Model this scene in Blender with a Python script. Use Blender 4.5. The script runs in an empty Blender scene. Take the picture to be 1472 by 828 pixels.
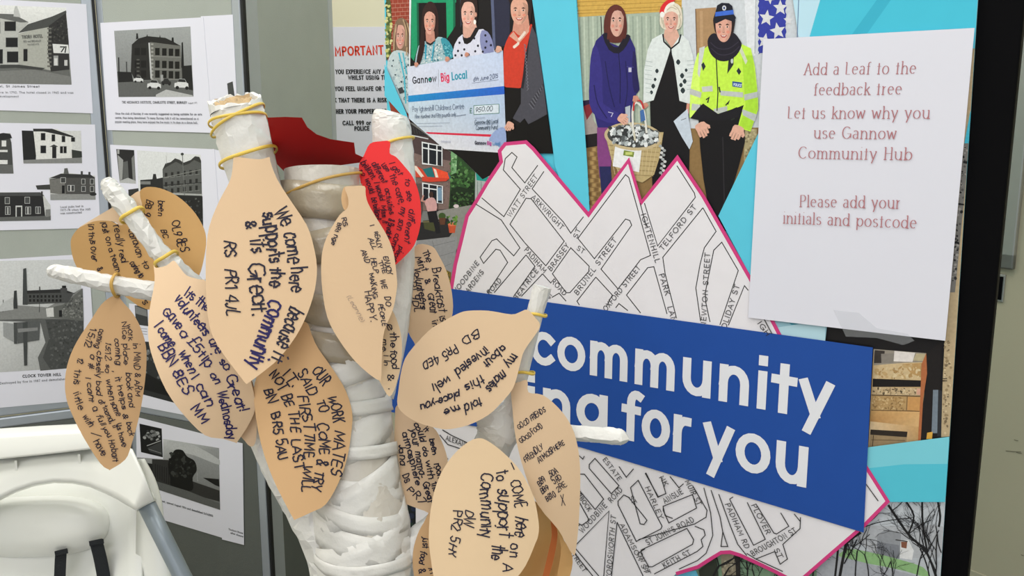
import bpy, bmesh, math, random
from mathutils import Vector, Matrix, noise
from mathutils.geometry import delaunay_2d_cdt

# ---------------------------------------------------------------- camera, light
S = bpy.context.scene
COL = S.collection
W_, H_, FPX = 1472, 828, 1275.0
PITCH = math.radians(10.4)
EYE = Vector((0.0, 0.0, 1.40))
cd = bpy.data.cameras.new('camera')
cd.sensor_width = 36.0
cd.lens = FPX / W_ * 36.0
cd.clip_start = 0.02
cam = bpy.data.objects.new('camera', cd)
cam.location = EYE
cam.rotation_euler = (math.pi / 2 - PITCH, 0, 0)
COL.objects.link(cam)
S.camera = cam
S.view_settings.view_transform = 'Standard'
S.view_settings.look = 'None'
S.view_settings.gamma = 1
S.view_settings.use_curve_mapping = False
S.view_settings.exposure = 0.06

wd = bpy.data.worlds.new('world')
S.world = wd
wd.use_nodes = True
wd.node_tree.nodes['Background'].inputs[0].default_value = (0.92, 0.94, 1.0, 1)
wd.node_tree.nodes['Background'].inputs[1].default_value = 0.98


def area(name, loc, sx, sy, power, rot=(0, 0, 0), col=(1, 0.98, 0.95)):
    l = bpy.data.lights.new(name, 'AREA')
    l.shape = 'RECTANGLE'
    l.size, l.size_y, l.energy, l.color = sx, sy, power, col
    o = bpy.data.objects.new(name, l)
    o.location, o.rotation_euler = loc, rot
    COL.objects.link(o)
    return o


area('ceiling_and_fill_light', (-1.35, 0.75, 2.57), 0.6, 1.2, 24)
area('ceiling_and_fill_light', (0.15, 0.55, 2.57), 0.6, 1.2, 13)
area('ceiling_and_fill_light', (0.0, 1.85, 2.57), 1.6, 0.3, 8)  # added fill lamp, unseen, brightens the back wall and notice
area('ceiling_and_fill_light', (-0.3, -1.3, 2.57), 1.8, 0.6, 24)

# ---------------------------------------------------------------- ray helpers
RX = Vector((1, 0, 0))
FW = Vector((0, math.cos(PITCH), -math.sin(PITCH)))
UP = Vector((0, math.sin(PITCH), math.cos(PITCH)))
ZV = Vector((0, 0, 1))


def ray(px, py):
    return RX * ((px - 736) / FPX) + UP * ((414 - py) / FPX) + FW


def PT(px, py, t):
    return EYE + ray(px, py) * t


class Plane:
    """an upright flat surface through two sighted points"""

    def __init__(s, a, b):
        A, B = PT(*a), PT(*b)
        s.o = A
        d = B - A
        d.z = 0
        s.u = d.normalized()
        n = Vector((s.u.y, -s.u.x, 0))
        if n.dot(EYE - A) < 0:
            n = -n
        s.n = n

    def hit(s, px, py):
        r = ray(px, py)
        return EYE + r * ((s.o - EYE).dot(s.n) / r.dot(s.n))

    def loc(s, px, py):
        p = s.hit(px, py) - s.o
        return Vector((p.dot(s.u), -p.z))        # y grows downwards, as on a page

    def at(s, l, h=0.0):
        return s.o + s.u * l[0] - ZV * l[1] + s.n * h

    def P(s, px, py, h=0.0):
        return s.hit(px, py) + s.n * h

    def scale(s, px, py):
        return (s.loc(px + 1, py) - s.loc(px, py)).length

    def uz(s, u, z, h=0.0):
        p = s.o + s.u * u + s.n * h
        return Vector((p.x, p.y, z))


class Sheet:
    """a bent piece of paper: depth is a smooth function over it"""

    def __init__(s, fn):
        s.fn = fn

    def loc(s, px, py):
        return Vector((px, py))

    def at(s, l, h=0.0):
        r = ray(l[0], l[1])
        return EYE + r * s.fn(l[0], l[1]) - r.normalized() * h

    def P(s, px, py, h=0.0):
        return s.at((px, py), h)

    def scale(s, px, py):
        return 1.0


def lin(c):
    o = []
    for v in c[:3]:
        v = max(0.0, min(1.0, v / 255.0))
        o.append(v / 12.92 if v <= 0.04045 else ((v + 0.055) / 1.055) ** 2.4)
    return (o[0], o[1], o[2], 1.0)


# ---------------------------------------------------------------- materials
def mat(name, col, rough=0.5, metal=0.0, spec=0.4, nscale=0, namt=0.0, bump=0.0, bscale=60, coat=0.0, trans=0.0):
    m = bpy.data.materials.new(name)
    m.use_nodes = True
    nt = m.node_tree
    b = nt.nodes['Principled BSDF']
    b.inputs['Base Color'].default_value = lin(col)
    b.inputs['Roughness'].default_value = rough
    b.inputs['Metallic'].default_value = metal
    b.inputs['Specular IOR Level'].default_value = spec
    b.inputs['Coat Weight'].default_value = coat
    tc = nt.nodes.new('ShaderNodeTexCoord')
    if namt:
        n = nt.nodes.new('ShaderNodeTexNoise')
        n.inputs['Scale'].default_value = nscale
        n.inputs['Detail'].default_value = 4
        nt.links.new(tc.outputs['Object'], n.inputs['Vector'])
        mx = nt.nodes.new('ShaderNodeMix')
        mx.data_type = 'RGBA'
        c = lin(col)
        mx.inputs[6].default_value = tuple(v * (1 - namt) for v in c[:3]) + (1,)
        mx.inputs[7].default_value = tuple(min(1, v * (1 + namt)) for v in c[:3]) + (1,)
        nt.links.new(n.outputs['Fac'], mx.inputs[0])
        nt.links.new(mx.outputs[2], b.inputs['Base Color'])
    if bump:
        n2 = nt.nodes.new('ShaderNodeTexNoise')
        n2.inputs['Scale'].default_value = bscale
        n2.inputs['Detail'].default_value = 5
        nt.links.new(tc.outputs['Object'], n2.inputs['Vector'])
        bp = nt.nodes.new('ShaderNodeBump')
        bp.inputs['Strength'].default_value = bump
        bp.inputs['Distance'].default_value = 0.004
        nt.links.new(n2.outputs['Fac'], bp.inputs['Height'])
        nt.links.new(bp.outputs['Normal'], b.inputs['Normal'])
    if trans:
        out = nt.nodes['Material Output']
        tr = nt.nodes.new('ShaderNodeBsdfTranslucent')
        tr.inputs[0].default_value = lin(col)
        ms = nt.nodes.new('ShaderNodeMixShader')
        ms.inputs[0].default_value = trans
        nt.links.new(b.outputs[0], ms.inputs[1])
        nt.links.new(tr.outputs[0], ms.inputs[2])
        nt.links.new(ms.outputs[0], out.inputs['Surface'])
    return m


def ink_material(name, rough, spec, grain, gscale):
    m = bpy.data.materials.new(name)
    m.use_nodes = True
    nt = m.node_tree
    b = nt.nodes['Principled BSDF']
    at = nt.nodes.new('ShaderNodeAttribute')
    at.attribute_name = 'Ink'
    tc = nt.nodes.new('ShaderNodeTexCoord')
    n = nt.nodes.new('ShaderNodeTexNoise')
    n.inputs['Scale'].default_value = gscale
    n.inputs['Detail'].default_value = 5
    nt.links.new(tc.outputs['Object'], n.inputs['Vector'])
    mr = nt.nodes.new('ShaderNodeMapRange')
    mr.inputs[1].default_value, mr.inputs[2].default_value = 0.25, 0.75
    mr.inputs[3].default_value, mr.inputs[4].default_value = 1 - grain, 1 + grain
    nt.links.new(n.outputs['Fac'], mr.inputs[0])
    mu = nt.nodes.new('ShaderNodeVectorMath')
    mu.operation = 'SCALE'
    nt.links.new(at.outputs['Color'], mu.inputs[0])
    nt.links.new(mr.outputs[0], mu.inputs['Scale'])
    nt.links.new(mu.outputs[0], b.inputs['Base Color'])
    b.inputs['Roughness'].default_value = rough
    b.inputs['Specular IOR Level'].default_value = spec
    return m


M = {}
M['ink'] = ink_material('printed_ink', 0.5, 0.25, 0.02, 40)
M['photo'] = ink_material('photo_print', 0.45, 0.25, 0.10, 300)
M['pen'] = ink_material('marker_pen', 0.5, 0.2, 0.03, 300)
M['wall'] = mat('wall_paint', (226, 222, 196), 0.7, nscale=6, namt=0.03)
M['ceiling'] = mat('ceiling_paint', (235, 235, 230), 0.8, nscale=5, namt=0.02)
M['floor'] = mat('floor_vinyl', (120, 116, 110), 0.45, nscale=30, namt=0.15)
M['felt'] = mat('grey_felt', (166, 172, 165), 0.95, spec=0.1, nscale=14, namt=0.07, bump=0.25, bscale=900)
M['feltd'] = mat('lower_panel_felt', (98, 102, 98), 0.95, spec=0.1, nscale=14, namt=0.06, bump=0.25, bscale=900)  # lower panels get a darker grey than the upper felt
M['alu'] = mat('brushed_aluminium', (176, 184, 194), 0.38, metal=0.55, nscale=40, namt=0.04)
M['seam'] = mat('black_rubber_seal', (26, 28, 30), 0.6)
M['paper'] = mat('white_paper', (227, 228, 239), 0.7, spec=0.2, nscale=12, namt=0.012, trans=0.06)
M['banner'] = mat('cyan_banner_vinyl', (88, 200, 224), 0.4, spec=0.3, nscale=8, namt=0.02)
M['black'] = mat('black_laminate', (6, 6, 8), 0.6, spec=0.06, nscale=20, namt=0.1)
M['door'] = mat('beige_door_paint', (176, 170, 146), 0.55, nscale=5, namt=0.06, bump=0.05, bscale=120)
M['steel'] = mat('satin_steel', (165, 165, 160), 0.4, metal=0.6)
M['glass'] = mat('dark_glass', (74, 76, 62), 0.12, spec=0.5)
M['tree'] = mat('white_paper_tape', (217, 216, 212), 0.4, spec=0.4, nscale=26, namt=0.06, bump=0.5, bscale=60, coat=0.15)
M['news'] = mat('newsprint_under_tape', (204, 199, 190), 0.3, spec=0.5, nscale=18, namt=0.10, bump=0.5, bscale=50, coat=0.3)
M['tanstrip'] = mat('brown_paper_tape', (160, 149, 129), 0.3, spec=0.5, nscale=20, namt=0.10, bump=0.4, bscale=70, coat=0.3)
M['card'] = mat('brown_cardboard', (190, 164, 126), 0.85, nscale=60, namt=0.12)
M['band'] = mat('yellow_rubber_band', (222, 190, 84), 0.4, nscale=80, namt=0.06)
M['band_b'] = mat('tan_rubber_band', (188, 150, 76), 0.4, nscale=80, namt=0.06)
M['red'] = mat('red_card', (226, 50, 52), 0.6, spec=0.2, nscale=20, namt=0.03)
M['redd'] = mat('shaded_red_card', (184, 30, 30), 0.6, spec=0.2, nscale=20, namt=0.03)  # red leaf paper darkened in colour, standing for shade on its downward face
M['plastic'] = mat('white_moulded_plastic', (238, 239, 233), 0.32, spec=0.5, nscale=6, namt=0.012)
M['greyleg'] = mat('grey_coated_tube', (132, 142, 150), 0.35, metal=0.25)
M['strap'] = mat('black_webbing', (26, 30, 34), 0.8, bump=0.4, bscale=700)
M['tape'] = mat('clear_tape', (214, 218, 222), 0.15, spec=0.6)
_nt = M['tape'].node_tree
_tr, _mx = _nt.nodes.new('ShaderNodeBsdfTransparent'), _nt.nodes.new('ShaderNodeMixShader')
_mx.inputs[0].default_value = 0.9
_nt.links.new(_nt.nodes['Principled BSDF'].outputs[0], _mx.inputs[1])
_nt.links.new(_tr.outputs[0], _mx.inputs[2])
_nt.links.new(_mx.outputs[0], _nt.nodes['Material Output'].inputs['Surface'])


def leafmat(name, col):
    return mat(name, col, 0.72, spec=0.2, nscale=9, namt=0.025, bump=0.04, bscale=200, trans=0.10)


# ---------------------------------------------------------------- object helpers
def tag(o, label=None, cat=None, group=None, kind=None):
    if label:
        o['label'] = label
    if cat:
        o['category'] = cat
    if group:
        o['group'] = group
    if kind:
        o['kind'] = kind
    return o


WL = {}


def empty(name, loc=(0, 0, 0)):
    o = bpy.data.objects.new(name, None)
    o.empty_display_size = 0.05
    o.location = loc
    WL[o.name] = Vector(loc)
    COL.objects.link(o)
    return o


def link(name, me, material, parent=None):
    """one mesh object; its origin sits at the base of its own bounding box"""
    vs = [v.co for v in me.vertices]
    org = Vector(((min(v.x for v in vs) + max(v.x for v in vs)) / 2, (min(v.y for v in vs) + max(v.y for v in vs)) / 2, min(v.z for v in vs)))
    me.transform(Matrix.Translation(-org))
    o = bpy.data.objects.new(name, me)
    if material:
        me.materials.append(material)
    COL.objects.link(o)
    WL[o.name] = org
    if parent:
        o.parent = parent
        o.location = org - WL[parent.name]
    else:
        o.location = org
    return o


class MB:
    def __init__(s):
        s.v, s.f, s.c = [], [], []
        s.crease = 0
        s.smooth = []

    def add(s, verts, faces, smooth=False, cols=None):
        b = len(s.v)
        s.v += [Vector(v) for v in verts]
        for f in faces:
            s.f.append([b + i for i in f])
            s.smooth.append(smooth)
            if cols is not None:
                s.c.append([cols[i] for i in f])

    def quadbox(s, a, b):
        """two matching rings of points (front, back) -> closed prism"""
        n = len(a)
        fs = [list(range(n)), list(range(2 * n - 1, n - 1, -1))]
        for i in range(n):
            j = (i + 1) % n
            fs.append([j, i, n + i, n + j])
        s.add(list(a) + list(b), fs)

    def build(s, name, material, parent=None, bevel=0.0, fixn=True):
        me = bpy.data.meshes.new(name)
        me.from_pydata(s.v, [], s.f)
        if any(s.smooth):
            me.polygons.foreach_set('use_smooth', s.smooth)
        if s.c:
            ca = me.color_attributes.new('Ink', 'FLOAT_COLOR', 'CORNER')
            k = 0
            for cs in s.c:
                for c in cs:
                    ca.data[k].color = c
                    k += 1
        elif fixn:
            bm = bmesh.new()
            bm.from_mesh(me)
            bmesh.ops.recalc_face_normals(bm, faces=bm.faces)
            bm.to_mesh(me)
            bm.free()
        if s.crease:
            me.set_sharp_from_angle(angle=math.radians(s.crease))
        o = link(name, me, material, parent)
        if bevel:
            md = o.modifiers.new('bevel', 'BEVEL')
            md.width, md.segments, md.limit_method = bevel, 2, 'ANGLE'
        return o


def crom(pts, n=6, closed=True):
    pts = [Vector(p) for p in pts]
    out = []
    N = len(pts)
    rng = range(N) if closed else range(N - 1)
    for i in rng:
        if closed:
            p0, p1, p2, p3 = pts[i - 1], pts[i], pts[(i + 1) % N], pts[(i + 2) % N]
        else:
            p0, p1, p2, p3 = pts[max(0, i - 1)], pts[i], pts[i + 1], pts[min(N - 1, i + 2)]
        for k in range(n):
            t = k / n
            out.append(0.5 * ((2 * p1) + (p2 - p0) * t + (2 * p0 - 5 * p1 + 4 * p2 - p3) * t * t + (3 * p1 - p0 - 3 * p2 + p3) * t ** 3))
    if not closed:
        out.append(pts[-1])
    return out


def V(ox, oy, s):
    """a tracing window: its coordinates -> photograph pixels"""
    return lambda pts: [(ox + p[0] / s, oy + p[1] / s) for p in pts]


# ---------------------------------------------------------------- stroke lettering
G = {}


def gl(ch, w, d):
    strokes = []
    for part in d.split(';'):
        st = []
        for tk in part.split():
            if tk[0] == '@':
                cx, cy, rx, ry, a0, a1 = [float(x) for x in tk[1:].split(',')]
                n = max(4, int(abs(a1 - a0) / 18))
                for k in range(n + 1):
                    a = math.radians(a0 + (a1 - a0) * k / n)
                    st.append((cx + rx * math.cos(a), cy + ry * math.sin(a)))
            else:
                x, y = tk.split(',')
                st.append((float(x), float(y)))
        strokes.append(st)
    G[ch] = (w, strokes)


for ch, w, d in [
    ('a', .68, '@.31,.33,.27,.33,0,360;.58,.66 .58,0'), ('b', .68, '@.37,.33,.27,.33,0,360;.1,1 .1,0'),
    ('c', .58, '@.32,.33,.28,.33,45,315'), ('d', .68, '@.31,.33,.27,.33,0,360;.58,1 .58,0'),
    ('e', .64, '.05,.35 .59,.35 @.32,.33,.27,.33,0,310'), ('f', .38, '@.32,.8,.16,.2,60,180 .16,0;.0,.64 .34,.64'),
    ('g', .68, '@.31,.33,.27,.33,0,360;.58,.66 .58,0 @.31,-.03,.27,.27,0,-150'),
    ('h', .68, '.1,1 .1,0;.1,.36 @.34,.36,.24,.3,180,0 .58,0'), ('i', .2, '.1,.66 .1,0;.1,1.0 .1,.97'),
    ('j', .24, '.14,.66 .14,-.15 @.02,-.15,.12,.15,0,-90;.14,.94 .14,.88'), ('k', .56, '.1,1 .1,0;.5,.66 .1,.28;.24,.4 .54,0'),
    ('l', .2, '.1,1 .1,0'), ('m', 1.0, '.1,.66 .1,0;.1,.4 @.3,.4,.2,.26,180,0 .5,0;.5,.4 @.7,.4,.2,.26,180,0 .9,0'),
    ('n', .68, '.1,.66 .1,0;.1,.36 @.34,.36,.24,.3,180,0 .58,0'), ('o', .66, '@.33,.33,.29,.33,0,360'),
    ('p', .68, '@.37,.33,.27,.33,0,360;.1,.66 .1,-.32'), ('q', .68, '@.31,.33,.27,.33,0,360;.58,.66 .58,-.32'),
    ('r', .4, '.1,.66 .1,0;.1,.36 @.32,.36,.22,.28,180,80'), ('s', .5, '@.25,.5,.18,.16,30,270 @.25,.17,.2,.17,90,-150'),
    ('t', .38, '.18,.9 .18,0;.0,.64 .36,.64'), ('u', .68, '.1,.66 .1,.3 @.34,.3,.24,.3,180,360 .58,.66;.58,.66 .58,0'),
    ('v', .56, '.04,.66 .28,0 .52,.66'), ('w', .84, '.04,.66 .22,0 .42,.6 .62,0 .8,.66'), ('x', .54, '.04,.66 .5,0;.5,.66 .04,0'),
    ('y', .58, '.04,.66 .29,.02;.54,.66 .17,-.32'), ('z', .5, '.04,.66 .46,.66 .04,0 .46,0'),
    ('A', .76, '.02,0 .37,1 .72,0;.14,.34 .6,.34'), ('B', .72, '.1,0 .1,1 .36,1 @.36,.76,.22,.24,90,-90 .1,.52;.36,.52 @.38,.26,.26,.26,90,-90 .1,0'),
    ('C', .82, '@.46,.5,.4,.5,45,315'), ('D', .78, '.1,0 .1,1 .3,1 @.3,.5,.4,.5,90,-90 .1,0'),
    ('E', .62, '.55,1 .1,1 .1,0 .55,0;.1,.52 .5,.52'), ('F', .58, '.55,1 .1,1 .1,0;.1,.52 .5,.52'),
    ('G', .88, '@.46,.5,.4,.5,45,345;.5,.42 .84,.42 .84,.1'), ('H', .74, '.1,0 .1,1;.64,0 .64,1;.1,.52 .64,.52'), ('I', .22, '.11,0 .11,1'),
    ('J', .5, '.38,1 .38,.25 @.22,.25,.16,.25,0,-160'), ('K', .68, '.1,0 .1,1;.6,1 .1,.42;.26,.58 .64,0'), ('L', .54, '.1,1 .1,0 .5,0'),
    ('M', .9, '.1,0 .1,1 .45,.3 .8,1 .8,0'), ('N', .76, '.1,0 .1,1 .66,0 .66,1'), ('O', .9, '@.45,.5,.4,.5,0,360'),
    ('P', .66, '.1,0 .1,1 .36,1 @.36,.74,.24,.26,90,-90 .1,.48'), ('Q', .9, '@.45,.5,.4,.5,0,360;.55,.25 .85,-.05'),
    ('R', .7, '.1,0 .1,1 .36,1 @.36,.75,.24,.25,90,-90 .1,.5;.34,.5 .64,0'), ('S', .64, '@.32,.75,.24,.25,30,270 @.32,.25,.27,.25,90,-150'),
    ('T', .64, '.32,0 .32,1;.02,1 .62,1'), ('U', .76, '.1,1 .1,.3 @.38,.3,.28,.3,180,360 .66,1'), ('V', .72, '.03,1 .36,0 .69,1'),
    ('W', 1.0, '.03,1 .26,0 .5,.9 .74,0 .97,1'), ('X', .68, '.04,1 .64,0;.64,1 .04,0'), ('Y', .66, '.03,1 .33,.5 .63,1;.33,.5 .33,0'),
    ('Z', .64, '.06,1 .58,1 .06,0 .58,0'),
    ('0', .66, '@.33,.5,.26,.5,0,360'), ('1', .4, '.08,.8 .24,1 .24,0'), ('2', .62, '@.31,.73,.24,.27,165,-20 .06,0 .56,0'),
    ('3', .62, '@.28,.76,.22,.24,150,-90 ;.28,.52 @.28,.26,.26,.26,90,-150'), ('4', .66, '.46,0 .46,1 .06,.3 .6,.3'),
    ('5', .62, '.52,1 .14,1 .1,.56 @.28,.3,.26,.31,125,-150'), ('6', .62, '@.31,.3,.25,.3,0,360;.07,.34 .2,.75 .42,1'),
    ('7', .58, '.06,1 .54,1 .2,0'), ('8', .62, '@.31,.76,.2,.24,0,360;@.31,.26,.25,.26,0,360'), ('9', .62, '@.31,.7,.24,.3,0,360;.55,.68 .46,.25 .3,0'),
    ('.', .2, '.09,.0 .09,.07'), (',', .22, '.1,.06 .05,-.14'), ("'", .18, '.08,1 .07,.8'), ('-', .4, '.06,.34 .34,.34'),
    ('&', .72, '.62,0 .2,.66 @.32,.8,.16,.18,200,-40 .12,.32 @.3,.2,.2,.2,160,330 .62,.4'), ('£', .62, '@.36,.76,.2,.24,20,180 .18,.1 .06,0 .56,0;.06,.46 .44,.46'),
    ('+', .56, '.28,.12 .28,.6;.06,.36 .5,.36'), ('!', .2, '.1,1 .1,.28;.1,.07 .1,0'), ('#', .66, '.2,0 .3,1;.4,0 .5,1;.06,.34 .6,.34;.06,.66 .62,.66'),
    ('(', .28, '@.3,.45,.22,.6,120,240'), (')', .28, '@-.02,.45,.22,.6,60,-60'), (':', .2, '.09,0 .09,.07;.09,.5 .09,.57'), (' ', .36, ''),
]:
    gl(ch, w, d) if d else G.__setitem__(ch, (w, []))
# two-storey forms for book lettering
gl('a_book', .58, '@.27,.5,.2,.18,150,0 .47,.06 .54,0;.47,.36 @.26,.19,.2,.19,80,320 .47,.16')
gl('e_book', .6, '.05,.38 .54,.38 @.3,.34,.25,.32,8,310')


def ribbon(pts, wfn, cap):
    """2-D polyline -> left/right offsets; y runs down the page"""
    P = [Vector(p) for p in pts]
    Q = [P[0]]
    for p in P[1:]:
        if (p - Q[-1]).length > 1e-9:
            Q.append(p)
    P = Q
    if len(P) < 2:
        return None
    closed = (P[0] - P[-1]).length < 1e-6 and len(P) > 3
    n = len(P)
    if closed:
        P = P[:-1]
        n -= 1
    else:
        if cap:
            d = (P[1] - P[0]).normalized()
            P[0] = P[0] - d * wfn(d) * 0.5 * cap
            d = (P[-1] - P[-2]).normalized()
            P[-1] = P[-1] + d * wfn(d) * 0.5 * cap
    L, R = [], []
    for i in range(n):
        if closed:
            d0 = (P[i] - P[i - 1]).normalized()
            d1 = (P[(i + 1) % n] - P[i]).normalized()
        else:
            d0 = (P[i] - P[max(0, i - 1)])
            d1 = (P[min(n - 1, i + 1)] - P[i])
            if d0.length < 1e-12:
                d0 = d1
            if d1.length < 1e-12:
                d1 = d0
            d0, d1 = d0.normalized(), d1.normalized()
        d = d0 + d1
        if d.length < 1e-6:
            d = d1
        d = d.normalized()
        c = max(0.55, d.dot(d1))
        w = wfn(d) * 0.5 / c
        nn = Vector((-d.y, d.x)) * w
        L.append(P[i] + nn)
        R.append(P[i] - nn)
    fs = []
    for i in range(n if closed else n - 1):
        j = (i + 1) % n
        fs.append((i, j, n + j, n + i))
    return L + R, fs


class Art:
    """prints on a surface: thin layers of ink, each a hair above the last"""

    def __init__(s, surf, base=0.0002, step=0.000003, seed=1):
        s.surf, s.h, s.step = surf, base, step
        s.mb = MB()
        s.rnd = random.Random(seed)
        s.view = None

    def V(s, ox=None, oy=0, sc=1):
        s.view = None if ox is None else (ox, oy, sc)
        return s

    def px(s, pts):
        if s.view is None:
            return [(p[0], p[1]) for p in pts]
        ox, oy, k = s.view
        return [(ox + p[0] / k, oy + p[1] / k) for p in pts]

    def _put(s, pts, col):
        s.h += s.step
        um = getattr(s.surf, 'umax', None)
        if um is not None:                       # prints stop at the sheet's own edge
            cl = col if isinstance(col, list) else [col] * len(pts)
            q, c2 = [], []
            for i in range(len(pts)):
                p0, p1, k0, k1 = pts[i], pts[(i + 1) % len(pts)], cl[i], cl[(i + 1) % len(pts)]
                d0, d1 = um(*p0), um(*p1)
                if d0 >= 0:
                    q.append(p0)
                    c2.append(k0)
                if d0 * d1 < 0:
                    t = d0 / (d0 - d1)
                    q.append((p0[0] + (p1[0] - p0[0]) * t, p0[1] + (p1[1] - p0[1]) * t))
                    c2.append(tuple(k0[j] + (k1[j] - k0[j]) * t for j in range(3)))
            pts = q
            col = c2 if isinstance(col, list) else col
        vs = [s.surf.P(p[0], p[1], s.h) for p in pts]
        if len(vs) < 3:
            return
        nrm = sum(((vs[i] - vs[0]).cross(vs[(i + 1) % len(vs)] - vs[0]) for i in range(len(vs))), Vector())
        order = list(range(len(vs)))
        if nrm.dot(EYE - vs[0]) < 0:
            order.reverse()
        cs = [lin(col)] * len(vs) if not isinstance(col, list) else [lin(c) for c in col]
        s.mb.add(vs, [order], cols=cs)

    def poly(s, pts, col, smooth=0):
        p = s.px(pts)
        if smooth:
            p = [(q[0], q[1]) for q in crom(p, smooth)]
        s._put(p, col)
        return s

    def grad(s, pts, cols):
        s._put(s.px(pts), list(cols))
        return s

    def rect(s, x0, y0, x1, y1, col):
        return s.poly([(x0, y0), (x1, y0), (x1, y1), (x0, y1)], col)

    def blob(s, cx, cy, rx, ry, col, rot=0, n=18):
        a = math.radians(rot)
        return s.poly([(cx + rx * math.cos(t) * math.cos(a) - ry * math.sin(t) * math.sin(a), cy + rx * math.cos(t) * math.sin(a) + ry * math.sin(t) * math.cos(a)) for t in [2 * math.pi * k / n for k in range(n)]], col)

    def line(s, pts, w, col, smooth=0, cap=0):
        p = s.px(pts)
        if smooth:
            p = [(q[0], q[1]) for q in crom(p, smooth, p[0] == p[-1])]
        k = 1 if s.view is None else s.view[2]
        r = ribbon(p, lambda d: w / k, cap)
        if r:
            s._ribbon([Vector(q) for q in r[0]], r[1], col, True)
        return s

    def _ribbon(s, pts, fs, col, px):
        s.h += s.step
        vs = [s.surf.P(p[0], p[1], s.h) if px else s.surf.at(p, s.h) for p in pts]
        c = [lin(col)] * len(vs)
        um = getattr(s.surf, 'umax', None)
        if um is not None and px:
            ok = [um(p[0], p[1]) >= 0 for p in pts]
            fs = [f for f in fs if all(ok[i] for i in f)]
            if not fs:
                return
        f2 = []
        for f in fs:
            n = (vs[f[1]] - vs[f[0]]).cross(vs[f[2]] - vs[f[0]])
            f2.append(f if n.dot(EYE - vs[f[0]]) > 0 else f[::-1])
        s.mb.add(vs, f2, cols=c)

    def scatter(s, poly, n, rmin, rmax, cols, squash=1.0):
        """small flecks inside a traced outline"""
        xs = [p[0] for p in poly]
        ys = [p[1] for p in poly]
        k = 0
        tries = 0
        while k < n and tries < n * 20:
            tries += 1
            x, y = s.rnd.uniform(min(xs), max(xs)), s.rnd.uniform(min(ys), max(ys))
            ins = False
            j = len(poly) - 1
            for i in range(len(poly)):
                if (poly[i][1] > y) != (poly[j][1] > y) and x < (poly[j][0] - poly[i][0]) * (y - poly[i][1]) / (poly[j][1] - poly[i][1]) + poly[i][0]:
                    ins = not ins
                j = i
            if ins:
                r = s.rnd.uniform(rmin, rmax)
                s.blob(x, y, r, r * squash * s.rnd.uniform(0.6, 1.2), s.rnd.choice(cols), s.rnd.uniform(0, 180), 7)
                k += 1
        return s

    def text(s, t, p0, p1, hgt, w, col, hand=0.0, book=False, slant=0.0, cap=1.0, track=0.0, fit=True, vert=False):
        """lettering along a baseline; hgt and w in photograph pixels (or window units)"""
        k = 1 if s.view is None else s.view[2]
        (a, b) = s.px([p0, p1])
        la, lb = s.surf.loc(*a), s.surf.loc(*b)
        mid = ((a[0] + b[0]) / 2, (a[1] + b[1]) / 2)
        sc = (s.surf.loc(mid[0], mid[1] - 1) - s.surf.loc(*mid)).length
        hh, ww = hgt / k * sc, w / k * sc
        d = (lb - la)
        Ln = d.length
        d = d.normalized()
        up = Vector((0, -1)) if vert else Vector((d.y, -d.x))
        gap = (0.1 + track + 0.6 * ww / hh) if not hand else (0.03 + 0.25 * ww / hh)
        tot = 0
        for c in t:
            tot += G.get(c, G['o'])[0] + gap
        tot -= gap
        sx = Ln / tot if fit else hh
        x = 0.0
        wsl = s.rnd.uniform(-.02, .22) * (1 if hand else 0)
        for c in t:
            key = c
            if book and c in 'ae':
                key = c + '_book'
            gw, strokes = G.get(key, G.get(c, G['o']))
            jx, jy = s.rnd.uniform(-1, 1) * 0.05 * hand, s.rnd.uniform(-1, 1) * 0.09 * hand
            js, jr = 1 + s.rnd.uniform(-1, 1) * 0.2 * hand, s.rnd.uniform(-1, 1) * 0.14 * hand + slant + wsl
            for st in strokes:
                pts = []
                for (gx, gy) in st:
                    gx2 = gx + jr * gy + (s.rnd.uniform(-.045, .045) * hand)
                    gy2 = gy * js + jy + (s.rnd.uniform(-.045, .045) * hand)
                    pts.append(la + d * ((x + gx2 + jx) * sx) + up * (gy2 * hh))
                if hand and len(pts) > 2:
                    if (pts[0] - pts[-1]).length > 1e-9:
                        pts = crom(pts, 2, False)
                if book:
                    wf = lambda dd: ww * (0.34 + 0.66 * abs(dd.dot(up)))
                else:
                    wf = lambda dd: ww
                runs = [pts]
                if book:                      # broad-nib letters: break the stroke at its corners
                    runs, cur = [], [pts[0]]
                    for q in range(1, len(pts)):
                        cur.append(pts[q])
                        if q < len(pts) - 1 and (pts[q] - pts[q - 1]).length > 1e-9 and (pts[q + 1] - pts[q]).length > 1e-9 and (pts[q] - pts[q - 1]).normalized().dot((pts[q + 1] - pts[q]).normalized()) < .6:
                            runs.append(cur)
                            cur = [pts[q]]
                    runs.append(cur)
                for rn in runs:
                    r = ribbon(rn, wf, cap if not book else 0)
                    if r:
                        s._ribbon(r[0], r[1], col, False)
                if book:
                    for (q, o) in ((st[0], st[1] if len(st) > 1 else st[0]), (st[-1], st[-2] if len(st) > 1 else st[-1])):
                        ex = abs(q[0] - o[0])
                        ey = abs(q[1] - o[1])
                        if ey > 1.2 * ex and ey > .1 and (abs(q[1]) < .02 or abs(q[1] - .66) < .02 or q[1] > .98):
                            hl = 0.13 if abs(q[1]) < .02 else 0.11
                            aa = la + d * ((x + q[0] - hl) * sx) + up * (q[1] * hh)
                            bb = la + d * ((x + q[0] + hl * (1 if abs(q[1]) < .02 else .4)) * sx) + up * (q[1] * hh)
                            r = ribbon([aa, bb], lambda dd: ww * 0.72, 0)
                            s._ribbon(r[0], r[1], col, False)
            x += gw + gap
        return s

    def build(s, name, material, parent=None):
        return s.mb.build(name, material, parent)


def slab(surf, pts, h0, h1, name, material, parent=None, bevel=0):
    mb = MB()
    mb.quadbox([surf.P(p[0], p[1], h1) for p in pts], [surf.P(p[0], p[1], h0) for p in pts])
    return mb.build(name, material, parent, bevel)


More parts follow.
